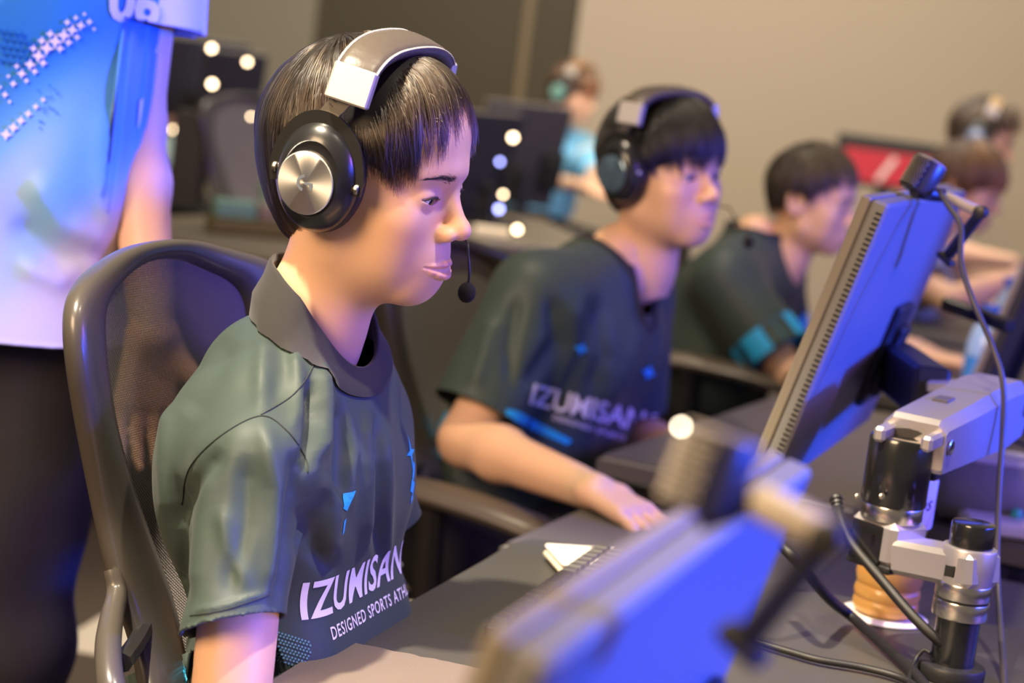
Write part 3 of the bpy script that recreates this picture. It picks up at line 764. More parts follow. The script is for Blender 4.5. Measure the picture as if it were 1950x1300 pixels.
def cam_patch(name, polys, m, bv, parent, off=.001, stuff=False, lim=5):
    bm = poly_bm(polys); fine(bm, lim); V = []; ok = []
    for v in bm.verts:
        d = ray(v.co.x, v.co.y); h = bv.ray_cast(Vector(C0), Vector(d)); ok.append(h[0] is not None)
        if h[0] is None: V.append(C0+d)
        else: n = np.array(h[1]); n = n if n@d < 0 else -n; V.append(np.array(h[0])+n*off)
    bm.verts.index_update(); V = np.array(V); F = [[v.index for v in f.verts] for f in bm.faces]; bm.free()
    F = [f for f in F if all(ok[i] for i in f) and max(np.linalg.norm(V[f[i]]-V[f[i-1]]) for i in range(3)) < .03]
    if not F: return None
    o = mk(name, V, F, m, parent, smooth=False)
    if stuff: o['kind'] = 'stuff'
    elif len(polys) == 1: islands(o, name)
    return o

# ------------------------------------------------------------------ headset (head-local shapes)
LEATHER = mat('grey_brown_leather', (.085, .070, .055), .38, spec=.5, bump=('noise', 120, .25, .002)); BLACKM = mat('satin_black_metal', (.016, .015, .014), .32, spec=.6)
CUPB = mat('black_satin_plastic', (.012, .012, .013), .28, spec=.6, coat=.3); STEEL = mat('brushed_aluminium', (.60, .57, .53), .30, metal=1.0, aniso=.75)
SILVER = mat('pale_grey_metal', (.62, .58, .52), .38, metal=.55); FOAM = mat('black_foam', (.010, .009, .008), .95, bump=('noise', 900, .6, .001)); STITCH = mat('white_stitch', (.5, .48, .45), .7)
PAD = mat('black_leatherette', (.012, .012, .014), .45)
def radial_steel():
    m = mat('spun_aluminium', (.90, .89, .87), .34, metal=1.0, aniso=.75)
    nt = m.node_tree; b = nt.nodes['Principled BSDF']
    if 'done' not in m:
        t = nt.nodes.new('ShaderNodeTangent'); t.direction_type = 'RADIAL'; t.axis = 'X'; nt.links.new(t.outputs[0], b.inputs['Tangent']); m['done'] = 1
    return m
def headset(M, M0, label, emblem=True, scale_hi=True, disc=None, mic=((-.062, .092, -.054), (-.053, .1010, -.066), (-.050, .1065, -.082), (-.050, .1075, -.094)), group=None, leather=None, plain=False):
    """M maps head-local points to the world; M0 is the 3x3 rotation of the head"""
    leather = leather or LEATHER
    base = M(np.array((0, .05, .135)))
    h = thing('headset', label, 'headset', tuple(base), group)
    n = 40 if scale_hi else 20
    for q in (1, -1):
        ax = np.array([q, 0.03, -.02]); ax /= np.linalg.norm(ax); c0 = np.array([q*.074, -.001, .003])
        up_l = np.array([0, -.05, 1.]); up_l -= ax*(up_l@ax); up_l /= np.linalg.norm(up_l); fw_l = np.cross(up_l, ax)*q
        mb = MB(); mb.lathe([(.030, .000), (.0430, .002), (.0445, .008), (.042, .014), (.038, .016)], c0, ax, n, e1=up_l, sc=(1.18, .94)); V = M(np.array(mb.V)); o = mk('ear_cushion', V, mb.F, PAD, h)
        mb = MB(); mb.lathe([(.0, .014), (.0415, .0145), (.0425, .017), (.0418, .021), (.0395, .0265), (.0360, .0310), (.0315, .0345), (.029, .0360), (.0283, .0352), (0, .0352)], c0, ax, n+24, e1=up_l, sc=(1.20, .94)); cup = mk('ear_cup', M(np.array(mb.V)), mb.F, CUPB, h); sharp(cup, 40)
        # spun disc
        dc = c0+ax*.0350-up_l*.004-fw_l*.003
        mb = MB(); mb.lathe([(.0, .0), (.0272, 0), (.0272, .0028), (.0262, .0034), (0, .0034)], dc, ax, n+16, e1=up_l, sc=(1.05, 1))
        # object frame aligned with the disc so the radial grain runs about its axis
        me = bpy.data.meshes.new('disc'); Mx = M0@np.stack([ax, fw_l, np.cross(ax, fw_l)], 1); ctr = M(dc)
        me.from_pydata([tuple(((M(np.array(v))-ctr)@Mx)) for v in mb.V], [], mb.F); me.materials.append(disc or radial_steel()); me.polygons.foreach_set('use_smooth', [True]*len(me.polygons)); me.update()
        d = bpy.data.objects.new('disc', me); COL.objects.link(d); d.parent = h
        d.matrix_parent_inverse = Matrix(); R4 = Matrix(Mx.tolist()).to_4x4(); R4.translation = Vector(ctr-base); d.matrix_local = R4; sharp(d, 30)
        if emblem:
            bm = bmesh.new(); a0 = []
            for i in range(13):
                t = math.radians(95+i*13.5); a0.append(t)
            vs = []
            for t in a0: vs.append((bm.verts.new((.0078*math.cos(t), .0078*math.sin(t), 0)), bm.verts.new((.0052*math.cos(t), .0052*math.sin(t), 0))))
            for i in range(12): bm.faces.new((vs[i][0], vs[i+1][0], vs[i+1][1], vs[i][1]))
            for P in ([(-.0005, .0012), (.0078, .0012), (.0078, -.0006), (.0068, -.0012), (-.0005, -.0012)], [(.0050, -.0012), (.0078, -.0006), (.0074, -.0058), (.0046, -.0040)]): bm.faces.new([bm.verts.new((x, y, 0)) for x, y in P])
            Vv = [M(dc+ax*.0038+(fw_l*v.co.x*(q)*q+up_l*v.co.y)) for v in bm.verts]; bm.verts.index_update(); mk('cup_emblem', Vv, [[v.index for v in f.verts] for f in bm.faces], mat('blue_grey_print', (.16, .19, .24), .4), d, smooth=False) if False else mk('cup_emblem', Vv, [[v.index for v in f.verts] for f in bm.faces], mat('blue_grey_print', (.16, .19, .24), .4), h, smooth=False); bm.free()
        # yoke: flat C round the upper half of the cup, ending at the pivots
        P = []
        for t in np.linspace(-math.radians(100), math.radians(100), 33):
            P.append(c0+ax*.0215+(up_l*math.cos(t)*.0545+fw_l*math.sin(t)*.0405))
        P = np.array(P); mb = MB()
        for i, t in enumerate(np.linspace(-math.radians(100), math.radians(100), 33)):
            o_ = (up_l*math.cos(t)+fw_l*math.sin(t)); wd = .0060 if abs(t) < 1.6 else .0045
            for a, b in ((-1, -1), (1, -1), (1, 1), (-1, 1)): mb.V.append(P[i]+o_*wd*a+ax*.0017*b)
        mb.F = [(i*4+k, i*4+(k+1) % 4, i*4+4+(k+1) % 4, i*4+4+k) for i in range(32) for k in range(4)]+[(0, 3, 2, 1), (128, 129, 130, 131)]
        y = mk('yoke', M(np.array(mb.V)), mb.F, BLACKM, h, smooth=False)
        for t in (-math.radians(88), math.radians(94)):
            o_ = up_l*math.cos(t)*1.0+fw_l*math.sin(t); pc = c0+ax*.0225+(up_l*math.cos(t)*.0535+fw_l*math.sin(t)*.0395)
            mb = MB(); mb.cyl(M(pc-o_*.011), M(pc-o_*.002), .0042*HSC, n=18, bev=.0006); mb.cyl(M(pc-o_*.0015), M(pc+o_*.0035), .0050*HSC, n=18, bev=.0012); mb.build('pivot_screw', mat('dark_steel', (.40, .37, .33), .3, metal=1), h)
        # slider stem and end block
        st0 = c0+ax*.0205+up_l*.050; st1 = np.array([q*.0925, .0185, .0880]); dd = st1-st0; L_ = np.linalg.norm(dd); dd /= L_; sd = np.cross(ax, dd); sd /= np.linalg.norm(sd); nn = np.cross(dd, sd)
        mb = MB(); cc = (st0+st1)/2; mb.box(cc, sd, dd, nn, .0088, L_/2+.004, .0016, .0008); mk('slider', M(np.array(mb.V)), mb.F, mat('grey_steel', (.22, .20, .17), .35, metal=.8), h, smooth=False)
        if q == 1 and not plain:
            mb = MB()
            for k in range(4): mb.box(cc+dd*(-.004+k*.0048)+nn*.0019*(1 if nn@ax > 0 else -1)+sd*.004, sd, dd, nn, .0020, .0004, .0003)
            mk('scale_mark', M(np.array(mb.V)), mb.F, mat('dark_mark', (.03, .03, .03), .5), h, smooth=False)
    # headband arch
    half = [(.0950, .0170, .080), (.0920, .0180, .0945), (.0840, .0185, .1060), (.0660, .0185, .1160), (.0410, .0180, .1215), (.0140, .0180, .1235)]
    P = smooth_path([np.array(p) for p in half]+[np.array((-p[0], p[1], p[2])) for p in half[::-1]], 6)
    T = np.gradient(P, axis=0); T /= np.linalg.norm(T, axis=1)[:, None]; O = P-np.array([0, .03, .0]); O[:, 1] = 0
    Nn = []; Sd = []
    for i in range(len(P)):
        o_ = np.array([P[i][0], .25*P[i][2], P[i][2]*.9+.01]); o_ -= T[i]*(o_@T[i]); o_ /= np.linalg.norm(o_); Nn.append(o_); Sd.append(np.cross(T[i], o_))
    Nn = np.array(Nn); Sd = np.array(Sd); Sd *= np.sign(Sd[len(P)//2][1])
    # leather pad between the blocks
    lo, hi = 9, len(P)-10; mb = MB(); prof = [(-.0195, 0), (-.0185, .0045), (-.012, .0068), (0, .0076), (.012, .0068), (.0185, .0045), (.0195, 0), (.0170, -.0055), (.008, -.0075), (-.008, -.0075), (-.0170, -.0055)]
    rings = []
    for i in range(lo, hi+1):
        rk = 1-.06*(math.sin(i*1.9)**8); rings.append(M(np.array([P[i]+Sd[i]*a+Nn[i]*b*rk for a, b in prof])))
    V, F = loft(rings, True, True); mk('headband_pad', V, F, leather, h)
    if not plain:
        mb = MB()
        for sgn in (1, -1):
            for i in range(lo*3, hi*3):
                f = i/3; k = int(f); w = f-k; p = P[k]*(1-w)+P[k+1]*w; s_ = Sd[k]*(1-w)+Sd[k+1]*w; n_ = Nn[k]*(1-w)+Nn[k+1]*w; t_ = T[k]
                q0 = p+s_*sgn*.0186+n_*.0050; zz = .0011 if i % 2 else -.0011
                mb.box(q0+n_*0, t_+s_*(.6 if i % 2 else -.6), s_, n_, .0016, .00035, .00035)
        st = mk('stitching', M(np.array(mb.V)), mb.F, STITCH, h, smooth=False); st['kind'] = 'stuff'
    for q in (1, -1):
        i = 4 if q == 1 else len(P)-5; mb = MB(); mb.box(P[i], Sd[i], T[i], Nn[i], .0200, .0165, .0062, .0016); mk('end_block', M(np.array(mb.V)), mb.F, SILVER, h, smooth=False)
    if mic is not None:
        Pm = smooth_path([np.array((-.092, .030, -.040)), np.array((-.082, .062, -.055))]+[np.array(m) for m in mic], 8); mb = MB(); mb.tube(M(Pm), .0012, 8); mk('microphone_boom', mb.V, mb.F, BLACKM, h)
        c = np.array(mic[-1]); mb = MB(); mb.ball((0, 0, 0), 1, 12); V = np.array(mb.V)*(.0082, .0088, .0102)+c+np.array((0, 0, -.006)); mk('microphone_foam', M(V), mb.F, FOAM, h)
    return h
# ------------------------------------------------------------------ the room
FLOORM = mat('brown_carpet', (.105, .082, .066), .9, bump=('noise', 260, .5, .004), vary=(3, .8))
def slab(name, P, d, m, **kw):
    mb = MB(); mb.prism(P, d); o = mk(name, mb.V, mb.F, m, None, smooth=False, kind='structure', **kw); return o
slab('floor', [(-7, -1.5, 0), (7, -1.5, 0), (7, 10.2, 0), (-7, 10.2, 0)], (0, 0, -.1), FLOORM)
WB = mat('warm_grey_wall', (.46, .385, .285), .85, bump=('noise', 90, .08, .002), vary=(1.2, .93))
WD = mat('dark_olive_panel', (.046, .037, .015), .6, vary=(2, 1.2)); WG = mat('grey_green_wall', (.235, .215, .150), .85, vary=(1.5, .9))
YW = 9.4
xe = lambda px, py, y: (lambda v: C0[0]+v[0]*((y-C0[1])/v[1]))(ray(px, py))
xa, xb, xm = xe(603, 20, YW), xe(1104, 20, YW), xe(1000, 80, YW)
slab('wall_back', [(xb, YW, 0), (7, YW, 0), (7, YW, 3.6), (xb, YW, 3.6)], (0, .15, 0), WB)
slab('wall_back', [(-7, YW, 0), (xa, YW, 0), (xa, YW, 3.6), (-7, YW, 3.6)], (0, .15, 0), WG)
slab('trim_1', [(xa, YW+.04, 0), (xm-.02, YW+.04, 0), (xm-.02, YW+.04, 3.6), (xa, YW+.04, 3.6)], (0, .1, 0), WD)
slab('trim_2', [(xm+.02, YW+.04, 0), (xb, YW+.04, 0), (xb, YW+.04, 3.6), (xm+.02, YW+.04, 3.6)], (0, .1, 0), WD)
slab('trim_3', [(xm-.02, YW+.02, 0), (xm+.02, YW+.02, 0), (xm+.02, YW+.02, 3.6), (xm-.02, YW+.02, 3.6)], (0, .1, 0), mat('brown_seam_strip', (.17, .125, .06), .5))
slab('baseboard_back', [(xb, YW-.02, 0), (7, YW-.02, 0), (7, YW-.02, .1), (xb, YW-.02, .1)], (0, .02, 0), WD)
P = [on(x, y, .002) for x, y in ((95, 1232), (215, 1160), (300, 1238), (270, 1262))]
slab('floor_marking', P, (0, 0, .002), mat('white_floor_tape', (.80, .74, .66), .6))

# ------------------------------------------------------------------ desks
DESKM = mat('charcoal_desk_laminate', (.055, .052, .048), .42, spec=.5, bump=('noise', 420, .12, .0006)); EDGEM = mat('grey_edge_band', (.095, .085, .078), .45)
STEELB = mat('black_powder_steel', (.014, .014, .015), .45)
def st(P, z): return [H1+ROW*s+FWD*t+UPV*z for s, t in P]
def desk(P, z, label, th=.028, top=None, legs=True, group=None):
    pts = np.array(st(P, 0)); c = pts.mean(0); d = thing('desk', label, 'desk', (c[0], c[1], 0), group)
    bm = bmesh.new(); vs = [bm.verts.new(p) for p in np.array(st(P, z-th))-np.array([c[0], c[1], 0])]; f = bm.faces.new(vs)
    r = bmesh.ops.extrude_face_region(bm, geom=[f]); bmesh.ops.translate(bm, vec=(0, 0, th), verts=[v for v in r['geom'] if isinstance(v, bmesh.types.BMVert)])
    bmesh.ops.recalc_face_normals(bm, faces=bm.faces)
    topf = max(bm.faces, key=lambda f: f.calc_center_median().z)
    bmesh.ops.bevel(bm, geom=list(topf.edges), offset=.006, segments=3, affect='EDGES', clamp_overlap=True)
    me = bpy.data.meshes.new('desktop'); bm.to_mesh(me); bm.free(); me.materials.append(top or DESKM); o = bpy.data.objects.new('desktop', me); COL.objects.link(o); o.parent = d
    if legs:
        s0, s1 = min(p[0] for p in P), max(p[0] for p in P); t0, t1 = min(p[1] for p in P), max(p[1] for p in P); tm = (t0+t1)/2
        for s_ in (s0+.16, s1-.16):
            mb = MB(); mb.box(st([(s_, tm)], z/2-.02)[0], ROW, FWD, UPV, .035, .03, z/2-.035, .004); mb.box(st([(s_, tm)], .02)[0], ROW, FWD, UPV, .035, (t1-t0)*.42, .02, .006); mb.box(st([(s_, tm)], z-.043)[0], ROW, FWD, UPV, .03, (t1-t0)*.38, .014, .003); mb.build('leg', STEELB, d)
        mb = MB(); mb.box(st([((s0+s1)/2, tm)], z-.043)[0], ROW, FWD, UPV, (s1-s0)/2-.2, .025, .014, .003); mb.build('crossbar', STEELB, d)
    return d
desk([(-.80, .040), (.33, .034), (.39, .032), (.44, .034), (.468, .044), (.478, .075), (.535, .80), (-.74, .80)], .72, 'charcoal desk in front of the nearest player, with rounded far corner')
desk([(.985, -.045), (1.72, .020), (1.77, .035), (1.79, .07), (1.85, .80), (.915, .80)], .72, 'dark desk with pale lit edge beside the second player', top=mat('mauve_grey_desk', (.075, .065, .068), .40, bump=('noise', 420, .1, .0006)))
desk([(2.05, -.02), (2.85, -.02), (2.9, .8), (2.0, .8)], .72, 'dark desk in front of the third player in the row')
desk([(.55, -.02), (.90, .0), (.88, .62), (.60, .62)], .685, 'low grey side table under the second player\'s hand', top=mat('grey_side_top', (.085, .078, .066), .5), th=.02)

# ------------------------------------------------------------------ office chairs (shape measured on the near one)
CHF = mat('graphite_chair_frame', (.060, .052, .045), .30, spec=.5, coat=.15); CHD = mat('dark_chair_plastic', (.018, .017, .017), .4)
def weave():
    m = bpy.data.materials.new('chair_mesh_weave'); m.use_nodes = True; nt = m.node_tree; b = nt.nodes['Principled BSDF']
    b.inputs['Base Color'].default_value = (.105, .085, .078, 1); b.inputs['Roughness'].default_value = .6; b.inputs['Sheen Weight'].default_value = .3
    uv = nt.nodes.new('ShaderNodeUVMap'); uv.uv_map = 'weave'
    mp = nt.nodes.new('ShaderNodeMapping'); mp.inputs['Scale'].default_value = (1500, 1500, 1); nt.links.new(uv.outputs[0], mp.inputs[0])
    sx = nt.nodes.new('ShaderNodeSeparateXYZ'); nt.links.new(mp.outputs[0], sx.inputs[0])
    def sin_(o):
        n = nt.nodes.new('ShaderNodeMath'); n.operation = 'SINE'; nt.links.new(o, n.inputs[0]); return n.outputs[0]
    a, c = sin_(sx.outputs[0]), sin_(sx.outputs[1])
    mx = nt.nodes.new('ShaderNodeMath'); mx.operation = 'MULTIPLY'; nt.links.new(a, mx.inputs[0]); nt.links.new(c, mx.inputs[1])
    ab = nt.nodes.new('ShaderNodeMath'); ab.operation = 'ABSOLUTE'; nt.links.new(mx.outputs[0], ab.inputs[0])
    gt = nt.nodes.new('ShaderNodeMapRange'); gt.inputs[1].default_value = .62; gt.inputs[2].default_value = .72; gt.inputs[3].default_value = .97; gt.inputs[4].default_value = .84; nt.links.new(ab.outputs[0], gt.inputs[0])
    nt.links.new(gt.outputs[0], b.inputs['Alpha'])
    bp = nt.nodes.new('ShaderNodeBump'); bp.inputs['Strength'].default_value = .5; bp.inputs['Distance'].default_value = .001; nt.links.new(mx.outputs[0], bp.inputs['Height']); nt.links.new(bp.outputs[0], b.inputs['Normal'])
    return m
WEAVE = weave()
REC = math.radians(12); CW = UPV*math.cos(REC)-FWD*math.sin(REC); CN = UPV*math.sin(REC)+FWD*math.cos(REC)
CP0 = H1-FWD*.175+UPV*.9+ROW*.02
def chair_local():
    outer = [(300, 499), (262, 495), (228, 495), (185, 506), (155, 527), (137, 565), (131, 605), (136, 680), (150, 765), (165, 850), (180, 930), (197, 1020), (214, 1100), (238, 1165), (262, 1230), (277, 1320)]
    inner = [(303, 530), (280, 529), (255, 531), (222, 540), (200, 560), (188, 590), (184, 622), (190, 690), (202, 790), (225, 880), (250, 955), (280, 1035), (308, 1105), (326, 1160), (340, 1230), (347, 1320)]
    def loc(px, py):
        v = ray(px, py); q = None; n_off = 0.
        for _ in range(30):
            k = ((CP0+CN*n_off-C0)@CN)/(v@CN); q = C0+v*k-CP0; s_, w_ = q@ROW, q@CW
            n_off = .6*n_off+.4*(.75*s_*s_+1.1*max(0, -w_-.05)**2)
        return np.array([q@ROW, q@CW, q@CN])
    global CH_STRUT, CH_BRACE
    CH_STRUT = [loc(*p) for p in ((214, 1085), (222, 1130), (213, 1175), (206, 1230), (210, 1300), (225, 1350))]; CH_BRACE = [loc(*p)+np.array([0, 0, .006]) for p in ((220, 1262), (245, 1228), (266, 1190))]
    O = np.array([loc(*p) for p in outer]); I = np.array([loc(*p) for p in inner]); sh = (O[0][0]+I[0][0])/2
    O[:, 0] -= sh; I[:, 0] -= sh
    for A_ in (CH_STRUT, CH_BRACE):
        for p_ in A_: p_[0] -= sh
    O[0][0] = I[0][0] = 0
    for A_ in (O, I):
        w2 = A_[3][1]; A_[0][1] = w2+.018; A_[1] = (A_[3][0]*.36, w2+.0165, A_[1][2]); A_[2] = (A_[3][0]*.70, w2+.010, A_[2][2]); A_[0][2] = A_[1][2] = A_[2][2] = A_[3][2]*.5
    return O, I, sh
CH_O, CH_I, CH_S = chair_local()
def office_chair(origin_, xr, yf, label, detail=True, arms=(1, -1), arm_z=.70, group=None, dz=0.):
    """origin_: point on the floor under the back's reference point; xr right of the sitter, yf forward"""
    o_ = np.asarray(origin_, float); cw = UPV*math.cos(REC)-yf*math.sin(REC); cn = UPV*math.sin(REC)+yf*math.cos(REC); lf = -np.asarray(xr)
    W_ = lambda P: o_+UPV*(.9+dz)+np.outer(P[:, 0], lf)+np.outer(P[:, 1], cw)+np.outer(P[:, 2], cn)
    ch = thing('office_chair', label, 'chair', (o_[0]+yf[0]*.22, o_[1]+yf[1]*.22, 0), group)
    O = smooth_path(CH_O, 4); I = smooth_path(CH_I, 4)
    for A_ in (O, I):
        for _ in range(14): A_[1:-1] = (A_[:-2]+2*A_[1:-1]+A_[2:])/4; A_[0] = (A_[0]*(1, 1, 1)+A_[1]*(0, 1, 1)+A_[0]*(0, 0, 0))*np.array([0, .5, .5])
    mir = np.array([-1, 1, 1.])
    O2 = np.concatenate([O[::-1], (O*mir)[1:]]); I2 = np.concatenate([I[::-1], (I*mir)[1:]]); n = 14; V = []
    for a, b in zip(O2, I2):
        c = (a+b)/2; u = (a-b)/2; hn = np.array([0, 0, 1.])*(.012+.10*max(0, np.linalg.norm(u)-.012))
        for k in range(n):
            t = 2*math.pi*k/n; ct, s_ = math.cos(t), math.sin(t); V.append(c+u*np.sign(ct)*abs(ct)**.75+hn*np.sign(s_)*abs(s_)**.8)
    m = len(O2); F = [(i*n+k, i*n+(k+1) % n, (i+1)*n+(k+1) % n, (i+1)*n+k) for i in range(m-1) for k in range(n)]
    bf = mk('back_frame', W_(np.array(V)), F, CHF, ch)
    g = 15; rows = []; uv = []
    for p in I:
        for k in range(g):
            f = -1+2*k/(g-1); x = p[0]*f; rows.append((x, p[1], p[2]-.75*p[0]**2*(1-f*f)*.8)); uv.append((x, p[1]))
    F = [(i*g+k, i*g+k+1, (i+1)*g+k+1, (i+1)*g+k) for i in range(len(I)-1) for k in range(g-1)]
    ms = mk('back_mesh', W_(np.array(rows)), F, WEAVE, ch); ul = ms.data.uv_layers.new(name='weave')
    for l in ms.data.loops: ul.data[l.index].uv = uv[l.vertex_index]
    # spine strut and lumbar yoke behind the back
    if detail:
        for q in (1, -1):
            mb = MB(); mb.tube(W_(smooth_path([np.array(p)*(q, 1, 1) for p in CH_STRUT], 8)), np.interp(np.linspace(0, 1, 8*(len(CH_STRUT)-1)+1), [0, .3, 1], [.008, .0095, .0125]), 12); mb.build('support_strut', CHF, ch, 35)
            mb = MB(); mb.tube(W_(smooth_path([np.array(p)*(q, 1, 1) for p in CH_BRACE], 6)), .0085, 8); mb.build('brace', CHD, ch)
    S0 = o_+yf*.27
    mb = MB(); mb.box(S0+UPV*.435, xr, yf, UPV, .24, .22, .024, .02); mb.build('seat', CHD, ch)
    mb = MB(); mb.cyl(S0+UPV*.10-yf*.02, S0+UPV*.42-yf*.02, .028, n=16); mb.build('gas_stem', STEELB, ch)
    for k in range(5):
        a = 2*math.pi*k/5+.3; d = np.asarray(xr)*math.cos(a)+yf*math.sin(a); p0 = S0-yf*.02+UPV*.11; mb = MB(); mb.tube([p0, p0+d*.15-UPV*.01, p0+d*.30-UPV*.035], [.030, .024, .018], 8); lg = mb.build('leg', CHD, ch)
        mb = MB(); c = p0+d*.30-UPV*.078; x = np.cross(d, UPV); mb.cyl(c-x*.02, c+x*.02, .032, n=16, bev=.006); mb.build('caster', CHD, lg)
    for q in arms:
        A0 = o_+np.asarray(xr)*q*.255+yf*.06; mb = MB()
        P = smooth_path([A0+UPV*(arm_z-.015), A0+yf*.10+UPV*arm_z, A0+yf*.22+UPV*(arm_z-.003), A0+yf*.31-np.asarray(xr)*q*.015+UPV*(arm_z-.018)], 6); mb.tube(P, np.interp(np.arange(len(P)), [0, 2, len(P)-3, len(P)-1], [.030, .040, .040, .030]), 14, flat=(1.0, .42)); mb.build('armrest', mat('taupe_arm_pad', (.110, .088, .070), .38, spec=.5), ch)
        mb = MB(); mb.tube([A0+yf*.12+UPV*.46-np.asarray(xr)*q*.02, A0+yf*.12+UPV*(arm_z-.015)], .020, 10); mb.build('armrest_post', CHD, ch)
    return ch
CH1 = np.array([CP0[0], CP0[1], 0])+ROW*CH_S
office_chair(CH1, -ROW, FWD, 'graphite mesh office chair behind the nearest player, backrest frame facing us', arms=(-1,), arm_z=.66)

# ------------------------------------------------------------------ monitors, webcams, arms
MON = mat('grey_monitor_shell', (.17, .165, .16), .42, spec=.5, bump=('noise', 600, .06, .0004)); BEZ = mat('taupe_monitor_bezel', (.20, .172, .13), .5); VENT = mat('black_vent', (.008, .008, .008), .8)
def screen_mat():
    return mat('lit_screen', (.02, .02, .03), .3, emit=((.35, .42, 1.0), .9))
def monitor(p_top, ax, wd, ht, tilt, label, group=None, vents=True, mount=True, th=.030, back=None, fwd=None, screen=True):
    """p_top: near upper corner of the back panel; ax runs along the width; the back faces fwd"""
    fwd = FWD if fwd is None else fwd
    dn = -UPV*math.cos(tilt)-fwd*math.sin(tilt); nb = fwd*math.cos(tilt)-UPV*math.sin(tilt); c = p_top+ax*wd/2+dn*ht/2
    b = p_top+ax*wd/2+dn*(ht); m = thing('monitor', label, 'monitor', tuple(b), group)
    mb = MB(); mb.box(c-nb*th*.30, ax, dn, nb, wd/2, ht/2, th*.30, .003); sh = mb.build('back_shell', back or MON, m)
    mb = MB(); mb.box(c-nb*th*.80, ax, dn, nb, wd/2, ht/2, th*.19, .002); mb.build('bezel', BEZ, m)
    if screen:
        mb = MB(); mb.box(c-nb*(th+.0004), ax, dn, nb, wd/2-.012, ht/2-.014, .0008, 0); mb.build('screen', screen_mat(), m, smooth=False)
    if vents:
        mb = MB(); k = int(ht/.0056)
        for i in range(k): mb.box(p_top+dn*(.012+i*.0056)-nb*(th*.22)-ax*.0001, ax, dn, nb, .0012, .0010, .0032, 0)
        v = mb.build('vent_slots', VENT, m, smooth=False); v['kind'] = 'stuff'
    if mount:
        mb = MB(); mb.box(c+nb*.004+dn*.045+ax*.13, ax, dn, nb, .05, .065, .005, .003); mb.build('mount_plate', STEELB, m)
        mb = MB(); mb.box(c+nb*.011+dn*.05+ax*.13, ax, dn, nb, .03, .045, .008, .003); mb.build('arm_bracket', STEELB, m)
    return m, c, dn, nb
p1_ = hit(1694, 391, H1+ROW*.426, ROW); p2_ = hit(1511, 826, H1+ROW*.426, ROW); dv = p2_-p1_; TILT = math.atan2(-(dv@FWD), -dv[2])
mid, MC, MDN, MNB = monitor(p1_, ROW, .59, .325, TILT, 'grey monitor seen from behind, lit blue, on the silver arm')
fgp = hit(962, 1262, H1+FWD*.455, FWD)
FGK = .86
fg, FC, FDN, FNB = monitor(C0+(on(1058, 1262, 1.000)-C0)*FGK, ROW, .53*FGK, .325*FGK, TILT, th=.034*FGK, label='blurred monitor at the bottom edge, its blue back nearest the camera')
GR = mat('perforated_grille', (.022, .021, .020), .35, metal=.5, bump=('vor', 900, 1.0, .002))
def webcam(c, axis, bar0, bar1, leg1, label, r=.0185, ln=.036, s=1.0):
    """barrel body, end cap, clip bar, hinge and clamp leg"""
    axis = np.asarray(axis, float); axis /= np.linalg.norm(axis); w = thing('webcam', label, 'webcam', tuple(np.asarray(c)-axis*ln*.5))
    mb = MB(); mb.cyl(c-axis*ln*.5, c+axis*ln*.5, r, n=32, bev=.002); mb.build('body', mat('dark_camera_body', (.035, .034, .036), .35), w)
    side = -(FWD)+np.asarray(-ROW)*.8; side = side-axis*(side@axis); side /= np.linalg.norm(side); e2 = np.cross(axis, side); mb = MB(); V = []; n = 20; F = []
    for i in range(2):
        for k in range(n+1):
            t = -1.15+2.3*k/n; V.append(c+axis*ln*(.46 if i else -.46)+(r+.0006)*(side*math.cos(t)+e2*math.sin(t)))
    F = [(k, k+1, n+2+k, n+1+k) for k in range(n)]; mk('grille', V, F, GR, w)
    mb = MB()
    for a in range(9):
        for b in range(13):
            t = -1.05+2.1*(b+.5*(a % 2))/13; p = c+axis*ln*(-.40+.80*a/8)+(r+.0010)*(side*math.cos(t)+e2*math.sin(t)); mb.ball(p, .00085, 4)
    g = mb.build('grille_studs', mat('pale_stud', (.42, .40, .37), .3, metal=.8), w); g['kind'] = 'stuff'
    mb = MB(); mb.cyl(c+axis*ln*.5, c+axis*(ln*.5+.0015), r*.97, n=32, bev=.0008); mb.build('end_cap', mat('pale_cap', (.45, .41, .37), .4), w)
    mb = MB(); mb.tube([c-axis*ln*.42, (c-axis*ln*.5+bar0)/2, bar0], [.010, .008, .0075], 12); mb.build('neck', CHD, w)
    mb = MB(); mb.cyl(bar0, bar1, .0062*s, n=16, bev=.001); mb.build('clip_bar', mat('taupe_clip', (.40, .345, .27), .42), w)
    mb = MB(); d = np.cross(bar1-bar0, UPV); d /= np.linalg.norm(d); mb.cyl(bar1-d*.008, bar1+d*.008, .0072, n=18, bev=.0015); mb.build('hinge', CHD, w)
    mb = MB(); v = leg1-bar1; L_ = np.linalg.norm(v); v /= L_; a = np.cross(v, d); mb.box((bar1+leg1)/2, v, d, a, L_/2, .0095, .0055, .003); mb.build('clamp_leg', STEELB, w)
    mb = MB(); mb.box(leg1+v*.004, v, d, a, .004, .011, .012, .003); mb.build('clamp_pad', CHD, w)
    return w
dT = 2.16
webcam(at(1757, 337, dT), at(1778, 300, dT)-at(1741, 362, dT), at(1795, 372, dT+.02), at(1868, 404, dT+.0), at(1805, 488, dT+.05), 'dark mesh-front webcam clipped on top of the blue-lit grey monitor')
dF = .88*FGK
wc_near = webcam(at(1352, 905, dF), at(1375, 870, dF)-at(1340, 965, dF), at(1430, 945, dF), at(1578, 1022, dF-.01), at(1425, 1215, dF+.026), 'blurred webcam on the nearest monitor, dark barrel and clamp', r=.0175*FGK, ln=.036*FGK, s=1.2)
def cable(pts, r, label, m=None, name='cable', n=8):
    P = smooth_path(pts, n); mb = MB(); mb.tube(P, r, 8); o = mk(name, mb.V, mb.F, m or mat('black_cable', (.008, .0075, .0085), .5), None, label=label, cat='cable'); return o
